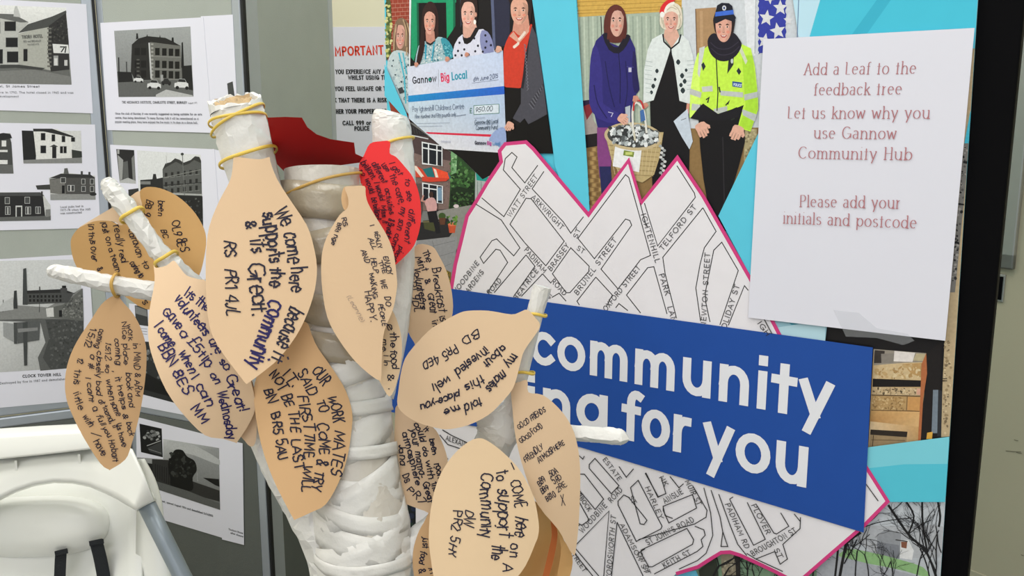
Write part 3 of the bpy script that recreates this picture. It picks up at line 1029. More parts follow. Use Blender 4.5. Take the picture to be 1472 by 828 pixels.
a.text('Thorburn House', (525, 682), (602, 704), 9, 1.8, (60, 62, 66)).text('after closure', (536, 702), (604, 722), 9, 1.8, (60, 62, 66))
a.build('caption', M['ink'], o)

# ================================================================ safety notice on the back wall
PW = Plane((490, 100, 2.368), (556, 100, 2.368))
PW.o.y = 2.35
PW.n = Vector((0, -1, 0))
PW.u = Vector((1, 0, 0))
o = slab(PW, [(452, 39), (650, 38), (656, 262), (458, 262)], 0.0004, 0.0012, 'safety_notice', M['paper'])
tag(o, 'white safety notice headed IMPORTANT in red on the cream wall behind', 'notice')
a = Art(PW, 0.0016, seed=17)
a.text('IMPORTANT', (478, 80), (551, 77.5), 11.5, 2.4, (214, 62, 36))
BLK = (34, 34, 36)
for t, x0, x1, y in (('IF YOU EXPERIENCE ANY ANTISOCIAL BEHAVIOUR', 475, 622, 106), ('WHILST USING THIS FACILITY', 501, 592, 114.4), ('IF YOU FEEL UNSAFE OR THREATENED', 474, 590, 130.4),
                     ('OR THINK THAT THERE IS A RISK', 455, 556, 147), ('TO EITHER YOUR PROPERTY OR', 464, 556, 163), ('CALL 999 or 101', 493, 546, 179.5), ('POLICE', 510, 531, 187.5)):
    a.text(t, (x0, y), (x1, y - 0.5), 5.4, 1.35, BLK)
a.build('lettering', M['ink'], o)

# ================================================================ community banner
BN = Plane((1089, 256, 0.951), (1381, 264, 0.849))
bu0, bu1 = BN.loc(560, 300).x, BN.loc(1379, 400).x
e0, e1 = BN.hit(1406, 0), BN.hit(1352, 828)       # the sheet's right edge leans a touch


def edge_u(z):
    t = (z - e0.z) / (e1.z - e0.z)
    return (e0.lerp(e1, t) - BN.o).dot(BN.u)


BN.umax = lambda px, py: 1406 - .0652 * py - px
mb = MB()
q_ = ((bu0, .04), (edge_u(.04), .04), (edge_u(1.92), 1.92), (bu0, 1.92))
mb.quadbox([BN.uz(u, z, 0.0) for u, z in q_], [BN.uz(u, z, -.002) for u, z in q_])
banner = mb.build('poster_banner', M['banner'])
tag(banner, 'tall cyan community banner with printed photos, a street map and a blue title band', 'banner')
base = slab_uz(BN, bu0 - 0.02, bu1 + 0.02, 0.0, 0.055, -0.002, 0.05, 'banner_base', M['steel'], banner, 0.006)
bp = slab_uz(BN, BN.loc(1340, 400).x, BN.loc(1399, 400).x + 0.0205, 0.0, 2.0, -0.040, -0.004, 'display_stand', M['black'], None, 0.002)
tag(bp, 'tall black display stand directly behind the right side of the banner', 'display stand')
CY, CY2, CYL = (92, 200, 226), (66, 188, 214), (186, 222, 238)
SK1, SK2, SKD = (222, 172, 152), (206, 146, 126), (168, 108, 92)
X0, X1, X2 = 556, 561, 585          # banner's left edge runs a little to the right going down


def face(a, cx, cy, rx, ry, skin, rot=0, smile=True, sh=0.86, hairline=None):
    """a printed portrait face: eyes at half height, brows, nose, cheeks and mouth"""
    c = lambda k: tuple(int(v * k) for v in skin)
    r = math.radians(rot)

    def q(u, v):
        return (cx + rx * u * math.cos(r) - ry * v * math.sin(r) * rx / ry, cy + rx * u * math.sin(r) * ry / rx * .3 + ry * v)
    a.poly([q(-.92, -.5), q(-.6, -.95), q(0, -1.05), q(.6, -.95), q(.92, -.5), q(.9, .2), q(.66, .72), q(.25, 1.02), q(-.25, 1.02), q(-.66, .72), q(-.9, .2)], c(1), 3)
    a.poly([q(.35, -.7), q(.9, -.45), q(.88, .2), q(.62, .72), q(.2, 1.0), q(.5, .4), q(.62, -.1)], c(sh), 3)
    for s in (-1, 1):
        a.poly([q(s * .2, -.22), q(s * .42, -.34), q(s * .68, -.22), q(s * .44, -.2)], (70, 46, 40))
        a.poly([q(s * .24, -.08), q(s * .42, -.16), q(s * .62, -.06), q(s * .42, -.01)], (236, 228, 222))
        a.blob(*q(s * .43, -.08), rx * .1, ry * .065, (44, 32, 30), 0, 8)
        a.blob(*q(s * .52, .3), rx * .2, ry * .12, tuple(min(255, int(v * f)) for v, f in zip(skin, (1.0, .86, .84))), 0, 10)
    a.poly([q(-.05, -.1), q(.06, -.1), q(.16, .26), q(0, .34), q(-.16, .26)], c(.93), 2)
    a.line([q(-.14, .3), q(0, .35), q(.14, .3)], rx * .07, c(.68))
    if smile:
        a.poly([q(-.4, .5), q(-.15, .55), q(.15, .55), q(.4, .5), q(.2, .7), q(-.2, .7)], (172, 72, 72), 3)
        a.poly([q(-.3, .54), q(0, .58), q(.3, .54), q(.14, .63), q(-.14, .63)], (244, 238, 232))
    else:
        a.poly([q(-.26, .58), q(0, .54), q(.26, .58), q(0, .66)], (170, 84, 80), 2)


def hand(a, x, y, s, rot, skin):
    r = math.radians(rot)

    def q(u, v):
        return (x + s * (u * math.cos(r) - v * math.sin(r)), y + s * (u * math.sin(r) + v * math.cos(r)))
    a.poly([q(-.5, -.4), q(.5, -.45), q(.55, .35), q(.2, .5), q(-.45, .4)], skin, 3)
    for k, (u, l) in enumerate(((-.42, .85), (-.14, 1.05), (.14, 1.0), (.4, .8))):
        a.line([q(u, .2), q(u * 1.05, .6), q(u * .95, l)], s * .24, skin)
        a.line([q(u + .13, .3), q(u * 1.05 + .13, .7)], s * .05, tuple(int(v * .72) for v in skin))
    a.line([q(.45, -.2), q(.75, .15), q(.7, .4)], s * .24, skin)


# ---- photo: the cheque presentation
a = Art(BN, 0.0002, seed=21)
a.poly([(X0, -14), (590, -14), (590, 200), (566, 180), (X0 + 2, 140)], (150, 62, 46))
for k in range(16):
    y = -12 + k * 6
    a.line([(X0, y), (590, y - 2)], 0.9, (186, 128, 110))
    for j in range(5):
        x = X0 + 2 + j * 7 + (k % 2) * 3.5
        a.line([(x, y), (x, y + 5.6)], 0.7, (178, 116, 100))
a.V(550, 0, 3.763)
a.poly([(20, -40), (44, 10), (50, 90), (48, 200), (46, 290), (20, 330)], (80, 96, 56))
a.scatter([(20, 10), (48, 20), (50, 280), (20, 320)], 60, 4, 11, [(196, 196, 120), (122, 140, 72), (60, 80, 42), (210, 206, 150)])
# woman at the far left
a.poly([(58, 262), (58, 180), (72, 120), (100, 96), (128, 110), (150, 150), (160, 230), (158, 310), (135, 330), (80, 310), (52, 290)], (128, 104, 84), 3)
a.poly([(30, 330), (52, 285), (80, 272), (126, 280), (150, 310), (152, 480), (146, 620), (110, 560), (60, 460), (28, 390)], (190, 206, 210), 2)
face(a, 97, 200, 27, 62, (212, 160, 146))
for pts in ([(75, 130), (66, 190), (62, 270)], [(120, 118), (136, 190), (130, 300)], [(134, 125), (152, 210), (150, 312)], [(112, 105), (128, 160), (126, 250)]):
    a.line(pts, 7, (176, 150, 118), 4)
    a.line([(x + 8, y + 6) for x, y in pts], 4, (96, 72, 56), 4)
a.scatter([(35, 330), (145, 310), (145, 560), (110, 540), (60, 440)], 90, 2, 6, [(156, 178, 186), (214, 224, 226), (120, 150, 160), (60, 80, 92)])
a.line([(90, 285), (120, 420), (128, 560)], 7, (70, 184, 206)).line([(112, 285), (132, 400)], 6, (70, 184, 206))
a.poly([(84, 480), (108, 470), (120, 500), (95, 508)], (60, 64, 70))
# white print edge, then the doorway photo
a.poly([(147, -40), (158, -40), (156, 300), (152, 380), (150, 620), (146, 620)], (228, 232, 236))
a.poly([(158, -40), (812, -40), (830, 160), (870, 420), (925, 830), (640, 830), (150, 660), (152, 330)], (22, 20, 24))
a.poly([(158, -40), (196, -40), (196, 240), (172, 330), (156, 310)], (26, 150, 104)).poly([(186, -40), (196, -40), (200, 240), (190, 280)], (12, 92, 66))
a.poly([(158, -10), (400, -10), (400, 14), (190, 16)], (24, 148, 104))
a.poly([(345, -40), (396, -40), (396, 140), (378, 170), (350, 210)], (28, 156, 108)).poly([(384, -40), (396, -40), (396, 140), (384, 160)], (14, 104, 74))
a.poly([(200, 20), (345, 20), (345, 200), (200, 240)], (16, 14, 18))
a.poly([(600, -40), (690, -40), (690, 240), (612, 262)], (42, 44, 66)).poly([(586, -40), (602, -40), (614, 262), (600, 270)], (88, 96, 128)).poly([(420, -40), (436, -40), (436, 120), (424, 150)], (52, 60, 76))
# woman with long dark hair
a.poly([(186, 348), (190, 290), (206, 230), (214, 120), (222, 50), (252, 10), (284, 22), (302, 80), (304, 170), (300, 225), (262, 262), (228, 300), (205, 345)], (52, 30, 30), 3)
a.poly([(178, 340), (196, 250), (236, 222), (262, 240), (302, 200), (340, 210), (372, 240), (390, 300), (352, 330), (300, 340), (190, 358)], (164, 194, 202), 2)
a.scatter([(190, 300), (240, 232), (330, 225), (360, 300), (320, 330), (200, 345)], 150, 2, 6, [(216, 226, 228), (110, 160, 172), (60, 120, 138), (196, 210, 214), (230, 234, 234)])
a.poly([(318, 212), (345, 208), (376, 245), (392, 305), (350, 318), (334, 270)], (60, 150, 168), 2).scatter([(325, 220), (370, 250), (385, 300), (345, 310)], 30, 2, 5, [(120, 196, 208), (30, 110, 130)])
a.poly([(236, 170), (284, 170), (288, 220), (262, 236), (240, 226)], (196, 138, 122))
a.poly([(236, 222), (262, 236), (290, 216), (284, 230), (262, 246), (242, 238)], (30, 34, 40))
face(a, 259, 122, 32, 62, (220, 164, 146))
a.poly([(222, 110), (226, 56), (252, 36), (286, 50), (298, 110), (282, 76), (256, 62), (236, 76)], (50, 30, 30), 2)
a.poly([(222, 100), (232, 200), (226, 280), (206, 345), (186, 345), (200, 260), (214, 180)], (46, 27, 28), 2)
a.line([(238, 240), (236, 320)], 7, (40, 160, 190)).line([(284, 228), (270, 330)], 6, (40, 160, 190))
# woman in spotted top
a.poly([(430, 120), (426, 30), (440, -20), (505, -24), (518, 30), (516, 110), (500, 150), (450, 150)], (44, 28, 28), 3)
a.poly([(438, 130), (506, 120), (520, 170), (480, 210), (440, 215)], (214, 166, 150))
a.poly([(388, 322), (394, 240), (436, 186), (462, 230), (524, 160), (566, 170), (594, 215), (606, 262), (600, 300), (480, 318)], (216, 218, 236), 2)
a.poly([(540, 166), (572, 172), (596, 215), (606, 266), (598, 292), (548, 290), (530, 220)], (134, 140, 184), 2)
a.poly([(436, 190), (446, 236), (480, 230), (524, 162), (506, 150), (478, 200), (446, 205)], (26, 22, 28), 2)
for x, y in ((420, 232), (412, 276), (446, 268), (500, 208), (520, 248), (505, 278), (560, 192), (566, 225), (560, 258), (590, 245), (546, 280), (470, 296), (432, 300), (398, 300)):
    a.blob(x, y, 6, 7, (30, 30, 50), 0, 8)
face(a, 467, 82, 39, 68, (230, 180, 164), sh=.9)
a.poly([(428, 60), (430, -10), (510, -14), (514, 40), (506, 60), (496, 12), (446, 14)], (46, 30, 29), 2)
a.blob(503, 120, 7, 13, (244, 240, 236)).blob(508, 80, 6, 13, (206, 150, 132))
# woman in grey cardigan
a.poly([(690, -40), (806, -40), (806, 110), (796, 150), (770, 120), (700, 40)], (40, 26, 26), 2)
a.poly([(716, 100), (790, 80), (800, 150), (752, 196), (706, 172)], (208, 148, 128))
a.poly([(658, 300), (664, 250), (690, 190), (716, 168), (756, 200), (806, 130), (812, 160), (790, 260), (770, 380), (752, 474), (664, 468)], (206, 62, 44), 2)
a.poly([(690, 196), (712, 172), (740, 210), (800, 140), (796, 172), (742, 236)], (216, 160, 140))
face(a, 744, 62, 50, 68, (222, 168, 146), sh=.84)
for k in range(9):
    t = k / 8
    a.blob(716 + 56 * t, 236 - 10 * math.sin(t * 3.1) - 58 * t * t + (18 if k < 4 else 0), 7, 9, (232, 216, 204), 0, 8)
a.poly([(752, 476), (764, 400), (772, 320), (800, 190), (812, 140), (836, 190), (846, 260), (868, 400), (894, 618), (840, 648), (792, 672), (772, 640), (748, 664), (708, 640), (752, 560)], (74, 74, 84), 1)
a.poly([(752, 476), (764, 400), (774, 310), (800, 190), (790, 300), (776, 420), (766, 480)], (38, 36, 44), 1)
for k in range(14):
    a.line([(768 + k * 1.5, 240 + k * 18), (778 + k * 1.2, 246 + k * 18), (772 + k, 256 + k * 18)], 4, (112, 112, 124))
for k in range(16):
    a.line([(796 + k * 5, 560 - k * 7), (820 + k * 3.4, 590 - k * 8)], 4, (44, 44, 52) if k % 2 else (108, 108, 118))
a.poly([(668, 472), (752, 478), (752, 556), (706, 640), (668, 720)], (14, 12, 16))
a.poly([(790, 676), (894, 622), (925, 830), (690, 830), (690, 740), (740, 672), (772, 645)], (12, 11, 14))
# the big cheque
a.grad([(140, 362), (655, 274), (672, 760), (640, 826), (338, 806), (146, 640)], [(214, 220, 238), (196, 212, 240), (200, 206, 226), (218, 222, 232), (222, 224, 232), (196, 214, 232)])
a.grad([(145, 553), (663, 512), (670, 735), (250, 718), (146, 636)], [(196, 216, 232), (178, 200, 230), (190, 204, 226), (204, 214, 226), (196, 214, 230)])
a.grad([(143, 518), (662, 466), (664, 510), (144, 553)], [(32, 146, 206), (44, 100, 206), (44, 96, 200), (32, 138, 200)])
a.poly([(236, 714), (670, 730), (670, 744), (252, 724)], (214, 44, 74))
a.poly([(600, 720), (640, 690), (668, 700), (672, 780), (640, 800), (610, 770), (580, 760)], (150, 170, 214), 3)
a.text('Gannow', (168, 452), (296, 440), 34, 6.5, (44, 46, 58))
a.blob(259, 430, 8, 9, (30, 130, 120))
a.line([(307, 376), (307, 470)], 2, (150, 154, 170))
a.text('Big', (322, 440), (366, 434), 40, 7.5, (220, 52, 96))
a.text('Local', (380, 432), (462, 422), 38, 7.5, (36, 150, 176))
a.line([(488, 450), (632, 432)], 2, (96, 108, 140)).text('6th June 2015', (495, 440), (628, 422), 22, 3, (70, 84, 120), hand=1.2)
a.text('£', (476, 612), (490, 611), 26, 4, (60, 110, 90))
a.poly([(497, 570), (636, 562), (636, 614), (497, 621)], (60, 120, 104)).poly([(500, 573), (633, 565), (633, 611), (500, 618)], (214, 226, 238))
a.text('950.00', (505, 606), (600, 599), 26, 3.4, (66, 76, 90), hand=.7)
a.text('Pay Ightenhill Childrens Centre', (166, 604), (446, 588), 26, 3, (112, 128, 152), hand=.7)
a.text('Nine Hundred and Fifty pounds only', (180, 640), (402, 630), 20, 2.0, (90, 106, 128), hand=.8).line([(402, 628), (456, 620)], 3, (110, 124, 148))
a.line([(190, 668), (370, 664)], 2, (150, 164, 186)).line([(192, 684), (330, 681)], 2, (156, 168, 190)).line([(500, 640), (560, 637)], 2, (140, 154, 180))
a.text('Gannow Big Local', (503, 672), (630, 663), 20, 2.4, (56, 74, 92), hand=.9).line([(500, 676), (632, 668)], 1.6, (120, 136, 164))
a.text('Community Fund', (510, 702), (628, 698), 20, 2.4, (56, 74, 92), hand=.9)
a.text('Gannow', (505, 780), (566, 782), 17, 4, (66, 66, 80)).text('Big', (572, 782), (594, 783), 18, 4.4, (190, 80, 150)).text('Local', (602, 784), (640, 786), 18, 4, (90, 140, 190))
a.text('000000', (322, 770), (374, 773), 10, 2, (176, 180, 200))
hand(a, 634, 262, 24, 20, SK1)
hand(a, 694, 676, 34, 30, SK1)
hand(a, 356, 316, 18, 10, SK2)
hand(a, 188, 346, 16, 0, SK2)
hand(a, 462, 292, 16, 20, SK2)
a.build('printed_photo', M['photo'], banner)

# ---- photo: brick house with awnings
a = Art(BN, 0.0002, seed=22)
a.poly([(570, 172), (720, 200), (700, 300), (650, 420), (566, 420)], (122, 124, 124))
a.V(580, 150, 3.066)
a.poly([(-30, 80), (20, 80), (190, 196), (190, 470), (-30, 470)], (72, 58, 60))
a.poly([(-30, 60), (20, 76), (110, 140), (20, 134), (-30, 120)], (40, 38, 42))
for k in range(7):
    a.line([(20 + k * 12, 84 + k * 8), (26 + k * 12, 130)], 2.4, (66, 64, 70))
a.line([(-30, 118), (20, 133), (110, 152)], 4.5, (206, 210, 214))
a.poly([(20, 136), (118, 156), (212, 212), (212, 460), (60, 470), (20, 300)], (78, 62, 64))
a.poly([(20, 205), (80, 225), (210, 250), (212, 460), (60, 470), (20, 300)], (124, 104, 100))
a.scatter([(30, 215), (205, 255), (208, 450), (70, 460)], 240, 1.2, 3.4, [(146, 120, 112), (104, 86, 84), (152, 134, 128), (92, 74, 74)], .5)
for wx, wy, s_ in ((82, 164, 1.0), (84, 344, .86)):
    w2, h2 = 92, 104 * s_
    a.poly([(wx, wy), (wx + w2, wy + 18 * s_), (wx + w2, wy + h2 + 4), (wx + 2, wy + h2 - 4)], (226, 230, 234))
    for (u0, u1) in ((.06, .3), (.36, .7), (.76, .95)):
        for (v0, v1) in ((.06, .24), (.3, .94)):
            f = lambda u, v: (wx + w2 * u, wy + 18 * s_ * u + (h2 - 6) * v - u * 2)
            a.poly([f(u0, v0), f(u1, v0), f(u1, v1), f(u0, v1)], (26, 30, 40))
a.poly([(152, 366), (170, 366), (172, 424), (154, 424)], (120, 150, 176))
a.poly([(20, 262), (60, 272), (92, 290), (112, 320), (90, 322), (30, 320)], (206, 76, 56)).poly([(36, 268), (60, 272), (100, 318), (80, 322)], (232, 214, 200)).poly([(60, 272), (76, 280), (104, 318), (96, 322)], (206, 70, 50))
a.poly([(86, 286), (128, 276), (140, 320), (128, 328), (110, 324)], (30, 110, 116))
a.poly([(128, 276), (196, 300), (204, 326), (142, 322)], (232, 80, 52)).poly([(84, 318), (204, 326), (190, 338), (120, 342), (84, 338)], (206, 66, 48)).poly([(134, 282), (146, 288), (156, 322), (144, 322)], (238, 220, 206)).poly([(196, 302), (212, 322), (206, 328)], (30, 110, 130))
a.poly([(20, 350), (84, 348), (84, 470), (60, 560), (20, 520)], (90, 76, 76))
a.poly([(212, 205), (250, 230), (318, 300), (320, 420), (270, 470), (200, 470), (206, 400)], (46, 78, 44))
a.scatter([(212, 215), (310, 300), (318, 420), (210, 460)], 170, 3, 9, [(70, 116, 62), (30, 54, 32), (96, 140, 84), (22, 40, 26), (58, 98, 50)])
a.poly([(212, 205), (240, 222), (236, 300), (214, 310)], (120, 168, 120)).scatter([(214, 215), (238, 228), (234, 290), (216, 300)], 24, 2, 6, [(160, 196, 150), (70, 120, 70)])
a.poly([(210, 380), (240, 360), (320, 380), (322, 440), (290, 462), (206, 470)], (26, 44, 28)).scatter([(210, 390), (315, 390), (310, 450), (212, 465)], 70, 3, 7, [(40, 66, 38), (18, 30, 20), (66, 100, 56)])
a.poly([(320, 300), (420, 325), (350, 425), (318, 440)], (170, 180, 178)).poly([(322, 302), (382, 322), (372, 340), (326, 334)], (36, 150, 140)).line([(330, 340), (330, 440)], 2.4, (110, 120, 120)).line([(346, 340), (346, 430)], 2.4, (110, 120, 120))
a.poly([(160, 468), (322, 440), (330, 500), (240, 640), (60, 600), (60, 560)], (140, 140, 136))
a.poly([(190, 196), (432, 210), (430, 250), (392, 310), (352, 330), (260, 238), (214, 206)], (14, 12, 16))
a.poly([(20, 540), (80, 520), (200, 500), (224, 560), (200, 590), (80, 600), (20, 600)], (38, 38, 42))
a.poly([(60, 600), (240, 580), (232, 700), (210, 790), (150, 760), (60, 690)], (144, 145, 148))
for pts in ([(70, 640), (230, 600)], [(90, 690), (226, 650)], [(130, 600), (180, 770)], [(120, 740), (216, 700)]):
    a.line(pts, 2, (112, 114, 118))
a.poly([(90, 512), (150, 508), (150, 545), (140, 560), (96, 548)], (70, 74, 46)).line([(88, 518), (160, 514)], 4, (120, 110, 84))
# man in a pink shirt on the bench
a.blob(126, 398, 10, 14, (62, 42, 38))
a.poly([(96, 428), (116, 412), (138, 412), (150, 436), (148, 470), (112, 474), (104, 450)], (206, 160, 160), 2).line([(100, 430), (84, 424), (92, 400)], 7, (190, 140, 130))
a.poly([(108, 472), (148, 468), (160, 520), (168, 566), (148, 570), (136, 520), (118, 520)], (24, 24, 32))
a.poly([(200, 530), (236, 530), (230, 566), (206, 566)], (196, 84, 52)).blob(218, 528, 19, 8, (220, 120, 84)).scatter([(196, 490), (244, 490), (240, 528), (200, 528)], 26, 3, 7, [(70, 110, 50), (40, 72, 34), (110, 150, 70)])
a.blob(174, 492, 16, 15, (60, 84, 40)).poly([(160, 500), (190, 500), (186, 530), (166, 530)], (96, 60, 44)).blob(236, 448, 12, 8, (214, 200, 204))
a.poly([(176, 720), (214, 740), (212, 800), (180, 780)], (120, 100, 46)).scatter([(178, 725), (212, 742), (210, 790), (180, 775)], 18, 3, 6, [(206, 176, 60), (60, 70, 36), (170, 60, 40)])
a.build('printed_photo', M['photo'], banner)

# dark picture low on the left, seen between the leaves
a = Art(BN, 0.0002, seed=23)
a.poly([(566, 415), (680, 415), (690, 900), (578, 900)], (22, 52, 48))
a.poly([(570, 640), (690, 640), (690, 900), (578, 900)], (26, 32, 34))
a.scatter([(574, 650), (640, 650), (640, 840), (580, 840)], 220, 1.5, 5, [(40, 58, 50), (70, 84, 78), (18, 22, 24), (36, 44, 66), (96, 104, 96), (14, 16, 16)])
a.build('printed_photo', M['photo'], banner)

# ---- photo: three women with a hamper
a = Art(BN, 0.0003, seed=24)
a.V(820, 0, 3.763)
a.poly([(36, -40), (1300, -40), (1290, 200), (1100, 900), (1030, 1180), (110, 1180), (88, 830)], (204, 210, 216))
a.poly([(38, 60), (610, 40), (620, 760), (84, 800)], (166, 180, 164))
for k in range(24):
    x = 50 + k * 24
    a.line([(x, 88), (x + 12, 760)], 8, (186, 198, 182) if k % 2 else (146, 160, 146))
a.poly([(32, -40), (604, -40), (602, 58), (46, 92)], (206, 168, 84))
for y in (-20, 0, 22, 46, 62):
    a.line([(36, y + 12), (602, y - 14)], 3, (170, 128, 54))
a.scatter([(40, 0), (598, -20), (598, 50), (50, 84)], 40, 2, 7, [(176, 134, 60), (222, 188, 108)], .3)
a.line([(166, 90), (170, 190)], 5, (40, 42, 44))
a.poly([(676, 48), (788, 40), (792, 300), (684, 340)], (172, 138, 100)).line([(678, 48), (686, 330)], 5, (110, 84, 60)).poly([(700, 60), (716, 60), (720, 300), (706, 310)], (186, 152, 114))
a.poly([(940, -40), (1008, -40), (1000, 300), (960, 320)], (222, 226, 232)).line([(1004, 0), (998, 290)], 3, (150, 156, 164))
# starry notice board
wav = [(1018 + 4 * math.sin(k * 1.9), -40 + k * 12) for k in range(28)] + [(1004 + k * 12, 292 - k * 1.2 + 4 * math.sin(k * 2)) for k in range(1, 14)] + [(1166 + 4 * math.sin(k * 1.7), 270 - k * 12) for k in range(26)]
a.poly(wav, (52, 62, 160))
for cx, cy, r_ in ((1062, 98, 46), (1136, 42, 44), (1052, 222, 44), (1122, 168, 48), (1180, 110, 30), (1080, -10, 34)):
    st = []
    for k in range(10):
        t = -math.pi / 2 + k * math.pi / 5 + cx
        rr = r_ * (1 if k % 2 == 0 else .45)
        st.append((cx + rr * math.cos(t) * .92, cy + rr * math.sin(t)))
    a.poly(st, (214, 216, 220))
# floor
a.poly([(84, 740), (240, 700), (1020, 690), (1060, 700), (1000, 1180), (110, 1180)], (140, 112, 72))
for r_ in range(14):
    for k in range(5):
        a.rect(96 + k * 24 + (r_ % 2) * 12, 800 + r_ * 24, 114 + k * 24 + (r_ % 2) * 12, 818 + r_ * 24, (172, 142, 92) if (r_ + k) % 2 else (120, 92, 56))
a.poly([(66, 560), (110, 540), (120, 640), (150, 690), (145, 760), (80, 780)], (160, 150, 146)).poly([(70, 570), (110, 560), (125, 600), (90, 650)], (130, 40, 50)).poly([(66, 545), (105, 540), (112, 560), (70, 575)], (40, 30, 60)).poly([(80, 730), (150, 720), (146, 790), (86, 800)], (30, 26, 30))
a.poly([(940, 690), (1010, 700), (1000, 900), (940, 900)], (168, 156, 118)).scatter([(945, 700), (1005, 705), (998, 890), (945, 880)], 60, 3, 8, [(190, 178, 140), (130, 120, 90)])
# woman in navy jacket
a.poly([(186, 200), (184, 110), (206, 50), (240, 26), (276, 36), (300, 76), (308, 150), (300, 205), (276, 230), (212, 228)], (92, 44, 40), 3)
a.poly([(104, 560), (106, 420), (112, 310), (140, 220), (182, 180), (214, 230), (262, 250), (300, 190), (322, 196), (352, 262), (362, 380), (376, 480), (352, 520), (338, 560), (338, 660), (250, 690), (150, 690), (132, 620)], (44, 40, 112), 1)
a.poly([(104, 560), (106, 420), (112, 310), (134, 240), (160, 300), (176, 420), (180, 560), (262, 610), (248, 668), (150, 640)], (54, 48, 128), 2)
a.poly([(340, 280), (356, 300), (364, 400), (376, 486), (348, 500), (336, 420)], (34, 30, 86), 2)
a.poly([(176, 190), (204, 180), (216, 236), (260, 256), (296, 190), (326, 196), (306, 246), (264, 290), (210, 270)], (26, 24, 40), 2)
a.line([(262, 280), (272, 400), (270, 560)], 4, (24, 22, 60)).rect(316, 366, 332, 390, (190, 190, 214)).line([(300, 360), (345, 364)], 2.4, (80, 76, 150)).line([(206, 606), (232, 612), (222, 632)], 4, (190, 190, 220))
for pts in ([(190, 330), (210, 460), (240, 580)], [(300, 330), (310, 480), (290, 620)], [(130, 460), (150, 560), (200, 640)]):
    a.line(pts, 6, (32, 29, 86), 4)
face(a, 252, 118, 41, 76, (214, 168, 152), smile=False, sh=.9)
a.poly([(208, 130), (206, 70), (236, 36), (280, 44), (298, 110), (276, 62), (240, 60), (222, 100), (214, 200), (200, 210)], (98, 46, 40), 2)
a.poly([(292, 84), (306, 120), (304, 196), (288, 210), (294, 150)], (84, 38, 36), 2)
a.poly([(146, 690), (212, 690), (226, 850), (214, 960), (160, 960), (148, 830)], (130, 66, 128)).poly([(158, 900), (220, 900), (240, 1180), (180, 1180)], (38, 42, 88))
# woman with white hair and santa hat
a.poly([(486, 130), (490, 70), (520, 26), (556, 14), (594, 34), (608, 90), (602, 140), (578, 160), (512, 160)], (222, 214, 196), 3)
a.poly([(512, 160), (578, 160), (592, 200), (552, 262), (506, 200)], (216, 170, 152))
a.poly([(396, 560), (400, 380), (420, 270), (444, 212), (502, 180), (520, 240), (548, 262), (600, 184), (642, 222), (664, 300), (676, 380), (660, 560), (640, 560), (592, 545), (560, 340), (545, 262), (500, 400), (452, 542), (430, 548)], (218, 226, 226), 1)
a.poly([(452, 542), (500, 400), (543, 270), (562, 330), (592, 548), (640, 560), (648, 700), (640, 1180), (450, 1180), (436, 700), (432, 550)], (20, 19, 24))
a.line([(502, 184), (508, 226), (544, 262), (548, 300)], 8, (26, 26, 32)).line([(600, 186), (588, 230), (546, 264)], 8, (26, 26, 32))
for x, y, r_ in ((585, 336, 12), (606, 410, 12), (620, 440, 11), (600, 460, 10), (610, 490, 13), (450, 466, 11), (470, 384, 10), (440, 500, 9), (628, 380, 8), (460, 430, 8)):
    a.poly([(x - r_, y), (x, y - r_ * 1.3), (x + r_, y), (x, y + r_ * 1.3)], (44, 56, 60), 2)
for k in range(8):
    a.line([(402 + k, 330 + k * 24), (446 - k, 336 + k * 24)], 3, (176, 190, 190)).line([(632, 330 + k * 22), (672, 326 + k * 22)], 3, (176, 190, 190))
face(a, 546, 112, 41, 60, (222, 172, 156), sh=.92)
a.poly([(500, 110), (502, 60), (530, 34), (572, 34), (596, 70), (598, 120), (582, 80), (552, 62), (516, 74)], (228, 220, 204), 2)
for pts in ([(500, 130), (496, 90), (512, 50)], [(520, 60), (548, 40), (576, 52)], [(590, 80), (598, 120), (588, 150)], [(508, 150), (504, 110)], [(560, 30), (586, 50), (598, 84)]):
    a.line(pts, 5, (190, 180, 158), 4)
a.poly([(486, 78), (490, 40), (516, 8), (548, -8), (572, -4), (556, 12), (534, 22), (518, 44), (512, 72)], (214, 44, 52), 2).poly([(508, 66), (516, 40), (534, 20), (560, 10), (566, 20), (542, 32), (526, 50), (518, 72)], (236, 232, 224), 2).blob(499, 80, 13, 16, (238, 234, 230))
hand(a, 408, 566, 20, 10, SK2)
a.line([(640, 560), (634, 610), (622, 640)], 16, SK2)
a.poly([(560, 656), (636, 588), (642, 640), (664, 764), (646, 808), (604, 740)], (196, 208, 222), 0).line([(600, 650), (628, 640)], 3, (70, 80, 90))
